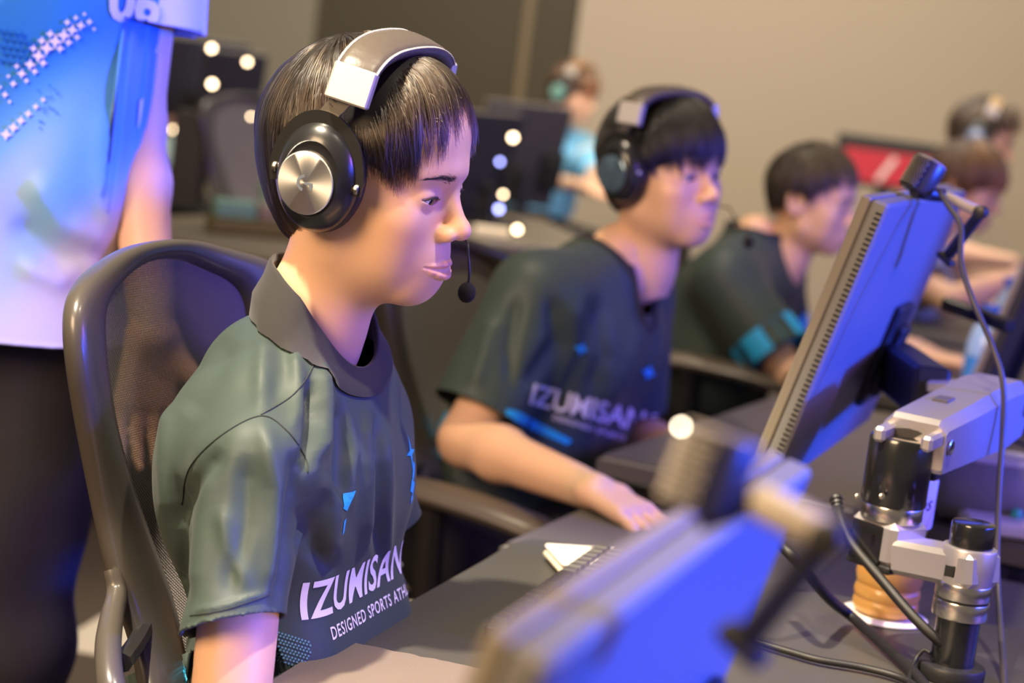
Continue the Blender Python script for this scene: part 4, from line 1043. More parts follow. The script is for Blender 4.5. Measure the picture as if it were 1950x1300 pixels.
cable([at(1788, 362, 2.15), at(1806, 392, 2.12), at(1830, 432, 2.09), at(1830, 500, 2.07), at(1852, 570, 2.05), at(1888, 655, 2.04), at(1910, 730, 2.03), at(1909, 830, 2.03), at(1903, 920, 2.02), at(1899, 1030, 2.0), at(1900, 1120, 1.98), at(1907, 1220, 1.93), at(1914, 1330, 1.85)], .0032, 'thin grey webcam cable hanging down in front of the silver arm', mat('grey_cable', (.060, .054, .056), .4))
cable([at(1594, 950, 1.98), at(1600, 985, 1.95), at(1618, 1030, 1.93), at(1680, 1105, 1.90), at(1745, 1180, 1.87), at(1800, 1230, 1.86), on(1845, 1262, .735)], .0050, 'black cable with ribbed plug running past the silver bracket to the desk')
mb = MB()
for k in range(5):
    a = at(1592+k*1.2, 948+k*8, 1.975-.004*k); b = at(1593+k*1.2, 953+k*8, 1.973-.004*k); mb.cyl(a, b, .0068-.0004*k, n=14)
cb = [o for o in bpy.data.objects if o.name.startswith('cable')][-1]; mb.build('strain_relief', CHD, cb)
cable([on(1450, 1000, .82), on(1510, 1060, .81), on(1575, 1135, .76), on(1620, 1172, .732), on(1680, 1225, .729), on(1735, 1275, .728), on(1775, 1325, .727)], .0056, 'thick black cable crossing the desk below the bottle')
cable([on(1380, 1205, .726), on(1495, 1238, .726), on(1560, 1256, .726), on(1650, 1272, .726), on(1720, 1292, .726), on(1760, 1320, .726)], .0036, 'thin black cable lying along the bottom of the desk')
cable([on(1730, 1320, .726), on(1733, 1285, .728), on(1742, 1258, .735), on(1758, 1238, .745), on(1772, 1243, .745)], .0022, 'short thin cable looping up beside the black pole')

ALU = mat('silver_arm_paint', (.46, .43, .44), .34, metal=.65, spec=.6, bump=('noise', 60, .06, .002)); ALC = mat('polished_aluminium', (.62, .58, .52), .22, metal=1.0); GLB = mat('gloss_black_cap', (.010, .010, .010), .18, coat=.6)
def monitor_arm():
    m = thing('swivel_mount', 'silver and black monitor arm on a black pole, right of the milk tea bottle', 'monitor arm', tuple(on(1818, 1345, .72)))
    zc = 1.865
    pole_t = at(1828, 1165, zc); x0, y0 = pole_t[0], pole_t[1]
    V_ = lambda z: np.array([x0, y0, z]); zt = pole_t[2]
    mb = MB(); mb.cyl(V_(.735), V_(zt), .0205, n=28); mb.build('pole', GLB, m)
    mb = MB(); mb.cyl(V_(.72), V_(.735), .032, n=28, bev=.003); mb.build('base_plate', STEELB, m)
    mb = MB(); mb.cyl(V_(zt-.004), V_(zt+.013), .0262, n=32, bev=.0015); mb.cyl(V_(zt+.0145), V_(zt+.030), .0262, n=32, bev=.0015); mb.build('clamp_ring', ALC, m)
    mb = MB(); mb.cyl(V_(zt+.0125), V_(zt+.0152), .0248, n=32); mb.build('ring_groove', VENT, m)
    zb = at(1846, 1050, zc)[2]
    mb = MB(); mb.cyl(V_(zb-.002), V_(zb+.030), .0205, n=28, bev=.002); mb.build('pole_cap', GLB, m)
    # elbow column
    e = at(1700, 960, 1.93); ex = lambda z: np.array([e[0], e[1], z]); ze = e[2]
    mb = MB(); mb.cyl(ex(ze), ex(ze+.068), .0315, n=40, bev=.004); mb.build('elbow_cap', GLB, m)
    for px_ in (1634, 1680):
        p = at(px_, 945, 1.897); mb = MB(); mb.cyl(p, p+(C0-p)/np.linalg.norm(C0-p)*.003, .0032, n=12, bev=.0008); mb.build('cap_screw', ALC, m)
    # lower bracket: square housing under the cap, link arm to the pole
    lx = np.array([x0-e[0], y0-e[1], 0]); LL = np.linalg.norm(lx); lx /= LL; ly = np.cross(UPV, lx)
    mb = MB(); mb.cyl(ex(ze-.014), ex(ze+.001), .0300, n=40, bev=.001); mb.build('bearing_ring', ALC, m)
    mb = MB(); mb.box(ex(ze-.034), lx, ly, UPV, .029, .026, .022, .006); mb.build('housing', ALU, m)
    mb = MB(); fx = -(ly) if (-(ly))@(C0-e) > 0 else ly; mb.box(ex(ze-.036)+fx*.0262-lx*.004, lx, fx, UPV, .0195, .0012, .0185, .001); mb.build('housing_window', GLB, m)
    mb = MB(); mb.box(ex(ze-.058), lx, ly, UPV, .028, .0255, .004, .002); mb.build('housing_base', STEELB, m)
    zl = zt+.046
    mb = MB(); pts = []
    a0 = ex(ze-.044)+lx*.024; a1 = V_(zl)+lx*.022
    mb.box((a0+a1)/2+UPV*0, (a1-a0)/np.linalg.norm(a1-a0), ly, np.cross((a1-a0)/np.linalg.norm(a1-a0), ly), np.linalg.norm(a1-a0)/2, .0245, .0165, .005); mb.build('link_arm', ALU, m)
    mb = MB(); d1 = (a1-a0)/np.linalg.norm(a1-a0); mb.box(a1-d1*.022+fx*.0250-UPV*.002, d1, fx, UPV, .006, .0008, .0055, .001); mb.build('link_slot', VENT, m)
    mb = MB(); mb.cyl(V_(zl-.018), V_(zl+.018), .0255, n=32, bev=.002); mb.build('link_end', ALU, m)
    # upper spring arm
    A = at(1738, 842, 1.915); B = at(1903, 765, 2.16); d = (B-A)/np.linalg.norm(B-A); sd = np.cross(d, UPV); sd /= np.linalg.norm(sd); nn = np.cross(sd, d); Ln = np.linalg.norm(B-A)
    sd = sd if sd@FWD > 0 else -sd
    prof = [(0, .022), (.02, .027), (.35, .030), (.75, .035), (.96, .031), (1.0, .018)]
    rings = []
    for f, h in prof:
        c = A+d*Ln*f; w = .034-.004*abs(f-.5); rings.append([c+sd*w*a+nn*(h*b) for a, b in ((-1, .55), (-.72, .95), (.72, .95), (1, .60), (1, -.95), (.9, -1), (-.9, -1), (-1, -.9))])
    V, F = loft(rings, True, True); o = mk('upper_arm', V, F, ALU, m, smooth=True); sharp(o, 30)
    mb = MB(); mb.box(A+d*Ln*.33+nn*.0290-sd*.004, d, sd, nn, .013, .0085, .0012, .001); mb.build('arm_slot', mat('grey_slot', (.10, .09, .10), .4), m)
    mb = MB(); mb.box((A+B)/2-nn*.0340, d, sd, nn, Ln*.44, .022, .004, .002); mb.build('arm_underside', CHD, m)
    for f in (.045, .955):
        c = A+d*Ln*f+sd*.0335; mb = MB(); mb.lathe([(.0032, 0), (.0075, 0), (.0080, .0012), (.0070, .0018), (.0032, .0012)], c, sd, 20); mb.build('arm_pivot', ALC, m)
    mb = MB(); mb.tube(smooth_path([ex(ze+.060)+sd*.004, ex(ze+.066)+d*.02, A+d*.012], 5), [.026]*11, 16, flat=(1, .7)); mb.build('elbow_knuckle', mat('grey_knuckle', (.10, .09, .09), .4), m)
    for q in (-1, 1):
        mb = MB(); mb.box(A+sd*q*.0235-d*.012+nn*.008, d, sd, nn, .022, .0060, .0075, .003); mb.build('arm_fork', ALU, m)
    # return link to the monitor's bracket, with its round knob
    k0 = at(1770, 748, 2.20); k1 = B+nn*.008+d*.0
    mb = MB(); dd = (k1-k0)/np.linalg.norm(k1-k0); s2 = np.cross(dd, UPV); s2 /= np.linalg.norm(s2); mb.box((k0+k1)/2+UPV*.008, dd, s2, np.cross(s2, dd), np.linalg.norm(k1-k0)/2, .017, .007, .003); mb.build('return_link', ALU, m)
    mb = MB(); ad = (C0-k0)/np.linalg.norm(C0-k0); ad = ad*.8+FWD*.3; mb.lathe([(0, .004), (.006, .004), (.007, .006), (.010, .006), (.0115, .003), (.0135, .003), (.0145, 0), (.0145, -.012), (0, -.012)], k0, ad, 28); mb.build('tension_knob', mat('bronze_knob', (.20, .165, .12), .35, metal=.7), m)
    mb = MB(); mp = MC+MDN*.055+ROW*.13+MNB*.02; v = k0-mp; L_ = np.linalg.norm(v); v /= L_; s3 = np.cross(v, UPV); s3 /= np.linalg.norm(s3); mb.box((k0+mp)/2, v, s3, np.cross(s3, v), L_/2+.008, .020, .030, .005); mb.build('tilt_head', STEELB, m)
    return m
monitor_arm()

# ------------------------------------------------------------------ small things on the near desk
def bottle():
    b = on(1683, 1168, .7235); m = thing('bottle', 'plastic bottle of milk tea with white label on a white coaster', 'bottle', tuple(b))
    prof = [(.0, .0015), (.026, .0005), (.0325, .004), (.0345, .010), (.0335, .0155), (.0320, .0170), (.0335, .0185), (.0345, .024), (.0335, .0295), (.0315, .031), (.0330, .033), (.0350, .042), (.0340, .052), (.0300, .064), (.0285, .075), (.0300, .088), (.0330, .098), (.0335, .149), (.0300, .161), (.020, .172), (.0128, .180), (.0128, .186)]
    def dent(V, c):
        return V
    mb = MB(); mb.lathe(prof, b, UPV, 40); mb.build('bottle_wall', mat('clear_plastic', (.95, .95, .95), .06, trans=1.0, ior=1.25), m, ang=60)
    mb = MB(); mb.lathe([(max(r-.0012, 0), h+.0006) for r, h in prof[:15]]+[(0, .0745)], b, UPV, 40); mb.build('milk_tea', mat('milk_tea', (.78, .44, .12), .25, sss=.1), m, ang=60)
    mb = MB(); mb.lathe([(.0338, .098), (.0343, .100), (.0343, .147), (.0338, .149)], b, UPV, 40); lb = mb.build('label', mat('white_label', (.80, .72, .72), .4), m)
    for tt, a_off in (('os', 0),):
        bm = text_mesh(tt, .022, .0, .35); fine(bm, .003); d0 = math.atan2(C0[1]-b[1], C0[0]-b[0])+.74; V = []
        for v in bm.verts: an = d0+(v.co.x-.010)/.0343; V.append(b+np.array([math.cos(an)*.0348, math.sin(an)*.0348,   .119+v.co.y]))
        bm.verts.index_update(); lo = mk('label_script', V, [[v.index for v in f.verts] for f in bm.faces], mat('maroon_print', (.14, .015, .03), .5), lb, smooth=False); bm.free(); islands(lo, 'letter')
    mb = MB(); mb.cyl(b+UPV*.180, b+UPV*.196, .0145, n=24, bev=.001); mb.build('cap', mat('blue_cap', (.02, .06, .35), .4), m)
    mb = MB(); c = b-UPV*.0030; mb.lathe([(0, 0), (.043, 0), (.0455, .0008), (.0455, .0020), (.043, .0028), (0, .0030)], c, UPV, 40); mb.build('coaster', mat('white_coaster', (.82, .78, .75), .45), None, label='round white coaster under the milk tea bottle', cat='coaster')
bottle()
def white_case():
    a, b, c = on(1066, 1100, .722), on(1229, 1110, .722), on(1075, 1072, .722); ax = b-a; ax[2] = 0; ax /= np.linalg.norm(ax); ay = np.cross(UPV, ax); w = .5*abs((c-a)@ay)+.010; Lh = .045
    ctr = a+ax*Lh+ay*w; m = thing('plastic_case', 'small white rounded plastic case lying on the desk beside the keyboard', 'case', tuple(ctr))
    mb = MB(); mb.box(ctr+UPV*.0055, ax, ay, UPV, Lh, w, .0055, .0045); mb.build('lower_half', mat('cream_plastic', (.80, .68, .48), .4), m)
    mb = MB(); mb.box(ctr+UPV*.0135-ax*.004, ax, ay, UPV, Lh-.005, w-.001, .0025, .0022); mb.build('upper_half', mat('white_plastic', (.86, .80, .70), .35), m)
    mb = MB(); mb.box(ctr+UPV*.0166+ax*.022, ax, ay, UPV, .018, w*.72, .0008, .0004); mb.build('window', mat('smoky_window', (.10, .085, .07), .15, coat=.5), m)
    for k in (-1, 0, 1):
        mb = MB(); mb.tube(smooth_path([ctr+UPV*.0175+ax*.012+ay*k*.006, ctr+UPV*.019+ax*.03+ay*k*.007, ctr+UPV*.0178+ax*.048+ay*k*.006], 4), .0008, 6); mb.build('wire_clip', ALC, m)
white_case()
def keyboard():
    p0 = on(926, 1186, .735); p1 = on(1132, 1042, .735); ax = (p1-p0); ax[2] = 0; ax /= np.linalg.norm(ax); ay = np.cross(ax, UPV); Ln = .36; Wd = .125
    ctr = p0+ax*(Ln/2-.006)+ay*(Wd/2); ctr[2] = .7205; k = thing('keyboard', 'dark keyboard on the desk, half hidden by the blurred nearest monitor', 'keyboard', tuple(ctr))
    mb = MB(); mb.box(ctr+UPV*.008, ax, ay, UPV, Ln/2, Wd/2, .007, .003); mb.build('case', mat('graphite_keyboard', (.05, .046, .045), .45), k)
    proto = None; kw = .0190
    for r in range(6):
        for c in range(18):
            o = ctr-ax*(Ln/2-.013)-ay*(Wd/2-.0125)+ax*c*kw*1.02+ay*r*kw*1.03
            if proto is None:
                mb = MB(); V = []
                for h, s_ in ((0, .0086), (.006, .0072), (.007, .0064)): V += [ctr+ax*a*s_+ay*b*s_+UPV*(.0150+h) for a, b in ((-1, -1), (1, -1), (1, 1), (-1, 1))]
                mb.add(V, [(i*4+j, i*4+(j+1) % 4, i*4+4+(j+1) % 4, i*4+4+j) for i in range(2) for j in range(4)]+[(8, 9, 10, 11)])
                proto = mb.build('key', mat('keycap', (.065, .060, .060), .5), k, smooth=False); proto.location = o-ctr; proto.location.z = 0
            else:
                d = proto.copy(); COL.objects.link(d); d.location = o-ctr; d.location.z = 0
keyboard()
def mouse_pad():
    P = [on(*p, .722) for p in ((640, 1222), (905, 1277))]; ax = P[1]-P[0]; ax /= np.linalg.norm(ax); bx = on(520, 1300, .722)-P[0]; bx /= np.linalg.norm(bx)
    a0 = P[0]; pts = []; rng = np.random.default_rng(5); n = 60
    for i in range(n): pts.append(a0+ax*.36*i/n+bx*(.0010*rng.normal()))
    pts += [a0+ax*.36+bx*.001, a0+ax*.36+bx*.40, a0+bx*.40]
    mb = MB(); mb.prism([p+UPV*-.0005 for p in pts], (0, 0, .0035)); mb.build('mouse_pad', mat('taupe_mouse_pad', (.150, .118, .098), .9, bump=('noise', 700, .5, .001), vary=(6, .85)), None, smooth=False, label='taupe cloth mouse pad at the bottom edge, front corner of the desk', cat='mouse pad')
mouse_pad()

p1, j1 = player_one()
headset(MH, HROT, 'black over-ear headset with spun silver disc, worn by the nearest player')
# ------------------------------------------------------------------ the other people
_hs = head_sdf([((0, -.012, -.07), (0, -.030, -.150), .050, .050), ((0, -.030, -.150), (0, -.040, -.19), .050, .050)])
HV, HQ = _hs.mesh((-.1, -.13, -.2), (.1, .14, .13), .0022); HT = skin_tint(HV); HPROBE = depth_probe(HV, HQ)
def tee(parent, J, m, hem_z, h=.006, slv=.55, rr=None, neck_r=(.066, .060), name='jersey', seed=0, amp=.006, folds=(), trim=None):
    """loose short-sleeved top over a joint table (world points): open sleeves, neck and hem"""
    A = {k: np.asarray(v, float) for k, v in J.items() if k not in ('hands', 'r')}; s = SDF()
    r = dict(yoke=.072, chest=.105, waist=.100, slv0=.062, slv1=.060, nk=.075); r.update(rr or {})
    xr = (A['sh_r']-A['sh_l']); wd = np.linalg.norm(xr); xr /= wd
    a, b = A['sh_r']-xr*.045, A['sh_l']+xr*.045; s.cone(a, b, r['yoke'], k=.05)
    s.cone(A['chest']+xr*wd*.20, A['chest']-xr*wd*.20, r['chest'], k=.06); s.cone(A['waist']+xr*wd*.22, A['waist']-xr*wd*.22, r['waist'], k=.07)
    hp = (A['hip_r']+A['hip_l'])/2; hp = hp.copy(); hp[2] = min(hp[2], hem_z-.03); s.cone(hp+xr*wd*.23, hp-xr*wd*.23, r['waist']*1.02, k=.07)
    for q_ in (-1, 1): s.cone(A['waist']+xr*wd*.20*q_, hp+xr*wd*.21*q_, r['waist'], r['waist'], k=.05); s.cone(A['chest']+xr*wd*.18*q_, A['waist']+xr*wd*.20*q_, r['chest']*.97, r['waist']*.97, k=.05)
    mid = (A['sh_r']+A['sh_l'])/2; s.cone(mid, A['neck']*1.0, r['nk'], r['nk']*.82, k=.06)
    cl = []
    for q in 'rl':
        e = A['elbow_'+q]; sh = A['sh_'+q]; d = e-sh; end = sh+d*slv; s.cone(sh, sh+d*(slv+.22), r['slv0'], r['slv1']*1.05, k=.035); s.cone(A['neck']*.5+sh*.5+UPV*.0, sh, .035, .045, k=.04); cl.append((end, d, sh))
    P = np.array([A[k] for k in A if k[:4] in ('sh_r', 'sh_l', 'ches', 'wais', 'hip_', 'neck')]+[c[0]+c[1]*.3 for c in cl]); V, Q = s.mesh(P.min(0)-.16, P.max(0)+.16, h)
    N = vnormals(V, Q); V = drape(V, N, 9, amp, seed=seed)
    if folds: V = crease(V, vnormals(V, Q), folds)
    for end, d, sh in cl:
        u = d/np.linalg.norm(d); rel = V-end; ax_ = rel@u; rad = np.linalg.norm(rel-ax_[:, None]*u, axis=1); V, Q = clip(V, Q, end, d, (rad < r['slv1']*1.5) & (ax_ < np.linalg.norm(d)*.4+r['slv1']*1.3) & ((V-mid)@(xr if sh is not cl[1][2] else -xr) > wd*.42))
    n0 = A['neck']; yv = np.cross(UPV, xr); x_, y_ = (V-n0)@xr, (V-n0)@yv; e = np.sqrt((x_/neck_r[0])**2+(y_/neck_r[1])**2); out = (e < 1) & (V[:, 2] > n0[2]-.085); Q = Q[~out[Q].all(1)]
    V, Q = clip(V, Q, (0, 0, hem_z), (0, 0, -1), None); V, Q = compact(V, Q)
    j = mk(name, V, Q, m, parent); mod(j, 'SOLIDIFY', thickness=.0025, offset=-1)
    # neckline band and sleeve trims
    P = [];
    bv = bvh_of(j)
    for k in range(36):
        t = 2*math.pi*k/36; p = n0+xr*neck_r[0]*1.03*math.cos(t)+yv*neck_r[1]*1.03*math.sin(t); hh = bv.ray_cast(Vector(p+UPV*.12), Vector((0, 0, -1)))
        if hh[0] is not None: P.append(np.array(hh[0])+UPV*.001)
    if len(P) > 12: mb = MB(); mb.tube(np.array(P+[P[0]]), .0048, 6, cap=False); mk('neckband', mb.V, mb.F, COLLAR if m is JERSEY else m, j)
    if trim:
        for end, d, sh in cl:
            u = d/np.linalg.norm(d); e1 = np.cross(u, UPV); e1 /= np.linalg.norm(e1); e2 = np.cross(u, e1); V = []; n = 30
            for off in (-.050, 0):
                for k in range(n):
                    t = 2*math.pi*k/n; dr = e1*math.cos(t)+e2*math.sin(t); hh = bv.ray_cast(Vector(end+u*off+dr*.14), Vector(-dr)); V.append((np.array(hh[0]) if hh[0] is not None and (Vector(hh[0])-Vector(end)).length < .14 else end+u*off+dr*r['slv1'])+dr*.0016)
            mk('sleeve_trim', V, [(k, (k+1) % n, n+(k+1) % n, n+k) for k in range(n)], trim, j)
    return j
def person(label, J, head, hairspec, h=.012, top=None, hem=.62, trousers=True, teekw=None, face=True, legs=True, base=None, group=None, hand_h=.005):
    """head = (centre, yaw, pitch, roll degrees, scale); hairspec = (line, thickness, strands, material, base, kwargs)"""
    c, yaw, pit, rol, sc = head; c = np.asarray(c); Rm = rotm(*(math.radians(a) for a in (yaw, pit, rol))); M = lambda P: c+sc*(np.asarray(P, float)@Rm.T)
    parts = body_mesh(J, h, hand_h, legs)
    nb = M(np.array((0, -.034, -.165))); s = SDF(); s.cone(nb, np.asarray(J['neck'])-UPV*.03, .050*sc, .055, k=.02); P = np.array([nb, J['neck']]); parts.append(s.mesh(P.min(0)-.12, P.max(0)+.12, min(h, .008)))
    body = join([(M(HV), HQ)]+parts); b = np.asarray(base if base is not None else (J['hip_r']+J['hip_l'])/2).copy()
    p = mk('person', body[0], body[1], SKIN, None, base=b, label=label, cat='person', group=group); cc = np.repeat(np.array([[.74, .45, .285]]), len(body[0]), 0); cc[:len(HV)] = HT; tint(p, cc)
    if face: eyes(p, M, HPROBE, gaze=(0, 1, -.2))
    line, th, ns, hm, hb, kw = hairspec; hair(p, M, line, th, ns, hm, base_mat=hb, **kw)
    j = tee(p, J, top, hem, **(teekw or {})) if top else None
    if trousers:
        s = SDF(); A = {k: np.asarray(v, float) for k, v in J.items() if k not in ('hands', 'r')}; s.cone(A['hip_r'], A['hip_l'], .115, k=.05)
        for q in 'rl': s.cone(A['hip_'+q], A['knee_'+q], .095, .070, k=.04); s.cone(A['knee_'+q], A['ankle_'+q], .070, .058, k=.02)
        P = np.array([A[k] for k in A if k[:3] in ('hip', 'kne', 'ank')]); V, Q = s.mesh(P.min(0)-.14, P.max(0)+.14, .012)
        V, Q = clip(V, Q, (0, 0, max(P[:, 2].min()+.02, .07)), (0, 0, -1)); V, Q = compact(V, Q); mk('trousers', V, Q, TROUSER, p)
    return p, j, M, Rm
def sit(s, t, hw=.17, dz=0., lean=0., elr=None, wrr=None, ell=None, wrl=None, hands=None, rr=None):
    """seated joint table at seat-row coordinates"""
    J = dict(hip_r=L(s-.085, t-.06-lean, .52), hip_l=L(s+.085, t-.06-lean, .52), waist=L(s, t-.045-lean*.6, .68), chest=L(s, t-.02-lean*.2, .83+dz), sh_r=L(s-hw, t, .905+dz), sh_l=L(s+hw, t+.02, .905+dz), neck=L(s, t+.01, .985+dz),
             knee_r=L(s-.12, t+.36, .52), knee_l=L(s+.12, t+.36, .52), ankle_r=L(s-.12, t+.36, .09), ankle_l=L(s+.12, t+.36, .09), toe_r=L(s-.12, t+.5, .045), toe_l=L(s+.12, t+.5, .045))
    J['elbow_r'] = elr if elr is not None else L(s-.24, t+.02, .69); J['elbow_l'] = ell if ell is not None else L(s+.24, t+.04, .69)
    J['wrist_r'] = wrr if wrr is not None else L(s-.17, t+.26, .76); J['wrist_l'] = wrl if wrl is not None else L(s+.15, t+.27, .76)
    if hands: J['hands'] = hands
    if rr: J['r'] = rr
    return J
BLACKH = hair_mat('black_hair', (.006, .0055, .006), .25); BROWNH = hair_mat('auburn_hair', (.16, .07, .03), .3); DBROWN = hair_mat('deep_brown_hair', (.030, .020, .014), .3)
HB2 = mat('brown_hair_base', (.060, .028, .014), .5); HB3 = mat('dark_brown_hair_base', (.016, .011, .008), .5)
bowl = lambda A: np.interp(np.abs(A), [0, .4, .8, 1.1, 1.4, 1.7, 2.3, 3.15], [.020, .016, .010, -.005, -.035, -.05, -.06, -.07])
crop = lambda A: np.interp(np.abs(A), [0, .5, .9, 1.15, 1.4, 1.6, 1.9, 2.4, 3.15], [.052, .046, .030, .010, -.005, .018, -.025, -.045, -.055])

# second player
J2 = dict(hip_r=L(1.13, -.27, .53), hip_l=L(1.30, -.25, .53), waist=L(1.215, -.215, .67), chest=L(1.235, -.175, .82), sh_r=L(1.075, -.195, .905), sh_l=L(1.395, -.145, .900), neck=L(1.25, -.130, .972),
          elbow_r=L(.975, -.235, .705), wrist_r=L(.815, .010, .705), elbow_l=L(1.43, -.14, .67), wrist_l=L(1.30, .06, .66), knee_r=L(1.10, .14, .52), knee_l=L(1.38, .16, .52), ankle_r=L(1.1, .16, .09), ankle_l=L(1.38, .16, .09), toe_r=L(1.1, .3, .045), toe_l=L(1.38, .3, .045))
J2['hands'] = dict(r=(L(.745, .135, .69)-L(.815, .010, .705), -UPV+FWD*.1, .45, .95), l=(FWD, -UPV, .5, .95)); J2['r'] = dict(chest=.075, waist=.075, hip=.085, sh=.040, arm=.040, elbow=.036, wrist=.025)
H2C = np.array([.184, 2.95, 1.100])
p2, j2, M2, R2 = person('second player, black bowl-cut hair and headset, leaning with one arm stretched over the side table', J2, (H2C, -132.8, 4.0, 4, .945), (bowl, .021, 6000, BLACKH, HAIRB, dict(radius=.0005, clump=260, press=(.018, .55))), h=.009, top=JERSEY, hem=.60, hand_h=.0035,
   teekw=dict(h=.005, slv=.80, seed=4, rr=dict(yoke=.066, chest=.095, waist=.092, slv0=.062, slv1=.066, nk=.070), neck_r=(.068, .061), folds=[([(1050, 560), (1060, 650), (1000, 740)], 16, -.010), ([(1100, 560), (1090, 660), (1040, 760)], 16, .008), ([(1130, 560), (1150, 680), (1120, 760)], 18, -.008), ([(1230, 600), (1200, 700), (1150, 780)], 18, .008), ([(940, 600), (920, 680), (900, 740)], 16, .007), ([(985, 560), (970, 660), (975, 740)], 14, -.008)]))
bv2 = bvh_of(j2)
def chest2(bm_, z0, name, m, par, x0, s0=1.10, s1=1.39, t0=.15):
    d = (ROW*.97+FWD*.24); d /= np.linalg.norm(d); n_ = np.cross(d, UPV); n_ = n_ if n_@FWD < 0 else -n_
    return print_on(name, bm_, lambda x, y: L(s0, t0, z0)+d*(x+x0)+UPV*y, n_, bv2, m, par, off=.0035)
def cam_text(txt, p0, p1, hpx, name, m, bv, par, bold=0., off=.0035, lim=6):
    """lettering laid on cloth along the line p0 -> p1 (as seen from the camera)"""
    bm = text_mesh(txt, 1.0, bold, 0); xs = [v.co.x for v in bm.verts]; w_ = max(xs)-min(xs); x_ = min(xs); p0, p1 = np.array(p0, float), np.array(p1, float); ux = (p1-p0)/w_; n_ = np.array([ux[1], -ux[0]]); n_ = n_/np.linalg.norm(n_)*hpx/.72
    for v in bm.verts: q = p0+ux*(v.co.x-x_)+n_*v.co.y; v.co = Vector((q[0], q[1], 0))
    fine(bm, lim); V = []; ok = []
    for v in bm.verts:
        d = ray(v.co.x, v.co.y); h = bv.ray_cast(Vector(C0), Vector(d)); ok.append(h[0] is not None); V.append(np.array(h[0])-d/np.linalg.norm(d)*off if h[0] is not None else C0+d)
    bm.verts.index_update(); V = np.array(V); F = [[v.index for v in f.verts] for f in bm.faces]; bm.free(); F = [f for f in F if all(ok[i] for i in f) and max(np.linalg.norm(V[f[i]]-V[f[i-1]]) for i in range(3)) < .04]
    return mk(name, V, F, m, par, smooth=False) if F else None
lt = cam_text('IZUMISANO', (1008, 768), (1262, 832), 40, 'lettering', PRINT_W, bv2, j2, .02); islands(lt, 'letter')
lt = cam_text('DESIGNED SPORTS', (1052, 798), (1190, 840), 10, 'small_lettering', PRINT_W, bv2, j2, .01); lt['kind'] = 'stuff'
cam_patch('chest_emblem', [star4(1104, 663, 13, .5, .3)], PRINT_C, bv2, j2, .003); cam_patch('chest_emblem', [star4(1232, 708, 14, .5, .3)], PRINT_C, bv2, j2, .003)
cam_patch('side_stripe', [[(962, 778), (985, 782), (1088, 838), (1078, 846), (1040, 830), (960, 792)]], PRINT_C, bv2, j2, .003)
cam_patch('side_stripe', [[(836, 780), (856, 786), (846, 830), (822, 826)]], PRINT_C, bv2, j2, .003); cam_patch('side_stripe', [[(818, 850), (850, 850), (842, 880), (808, 888)]], PRINT_C, bv2, j2, .003)
headset(M2, R2, 'black headset with blue-lit disc on the second player', emblem=False, scale_hi=False, plain=True, disc=mat('glossy_blue_grey_disc', (.14, .22, .30), .18, metal=.6, coat=.5), mic=((-.062, .092, -.054), (-.060, .1150, -.080), (-.062, .128, -.092), (-.063, .132, -.098)))
office_chair(L(1.16, -.36, 0)*np.array([1, 1, 0]), -(ROW*.98+FWD*.2), FWD*.98-ROW*.2, 'mesh office chair behind the second player, armrest toward us', arm_z=.645, dz=-.075)
J2['trim'] = None

# third player
H3C = np.array([.552, 3.97, 1.030])
J3 = sit(2.33, -.185, hw=.175, dz=-.045, elr=L(2.13, -.02, .70), wrr=L(2.28, .20, .765), hands=dict(r=(FWD, -UPV, .4, .9), l=(FWD, -UPV, .4, .9)), rr=dict(chest=.08, waist=.08, hip=.09))
p3, j3, M3, R3 = person('third player with cropped dark hair, bare ear and purple-lit face, left of the blue-lit monitor', J3, (H3C, -114, -4, 0, .885), (crop, .020, 3500, DBROWN, HB3, dict(radius=.0006, clump=200)), h=.012, top=JERSEY, hem=.60, teekw=dict(h=.007, seed=9, slv=.75, rr=dict(slv0=.066, slv1=.066), trim=PRINT_C))
office_chair(L(2.36, -.40, 0)*np.array([1, 1, 0]), -ROW, FWD, 'mesh office chair of the third player, pale lit armrest', arm_z=.70)

# far right, behind the blue-lit monitor
WHITEJ = mat('white_blue_jersey', (.62, .68, .78), .6, vary=(7, .55)); BLUEJ = mat('sky_blue_jersey', (.16, .42, .72), .6, vary=(6, 1.8))
c4 = at(1836, 352, 5.0); J4 = {}
def sit_at(c, yf, dz=0., **kw):
    xr = np.cross(yf, UPV); o = np.array([c[0], c[1], 0])-yf*.07; f = lambda x, y, z: o+xr*x+yf*y+UPV*z; z0 = c[2]-1.13
    J = dict(hip_r=f(.085, -.10, .52), hip_l=f(-.085, -.10, .52), waist=f(0, -.09, .68), chest=f(0, -.06, .83+z0), sh_r=f(.175, -.03, .905+z0), sh_l=f(-.175, -.03, .905+z0), neck=f(0, -.01, .985+z0), knee_r=f(.12, .33, .52), knee_l=f(-.12, .33, .52), ankle_r=f(.12, .33, .09), ankle_l=f(-.12, .33, .09), toe_r=f(.12, .46, .045), toe_l=f(-.12, .46, .045),
             elbow_r=f(.24, .03, .70), wrist_r=f(.14, .28, .765), elbow_l=f(-.24, .03, .70), wrist_l=f(-.12, .28, .765)); J['r'] = dict(chest=.08, waist=.08, hip=.09); J.update(kw); return J
YAW = lambda d: math.degrees(math.atan2(-d[0], d[1]))
J4 = sit_at(c4, FWD, elbow_r=at(1815, 575, 4.75), wrist_r=at(1955, 520, 4.72)); J4['hands'] = dict(r=(FWD, -UPV, .4, .95))
person('player with brown fringe behind the webcam, forearm along the desk', J4, (c4, YAW(FWD), -14, 0, .93), (bowl, .020, 1500, BROWNH, HB2, dict(radius=.0009, clump=150)), h=.014, top=WHITEJ, hem=.62, teekw=dict(h=.009), face=False)
c5 = at(1868, 262, 6.0); J5 = sit_at(c5, FWD, elbow_r=at(1800, 480, 5.9), wrist_r=at(1930, 500, 5.8))
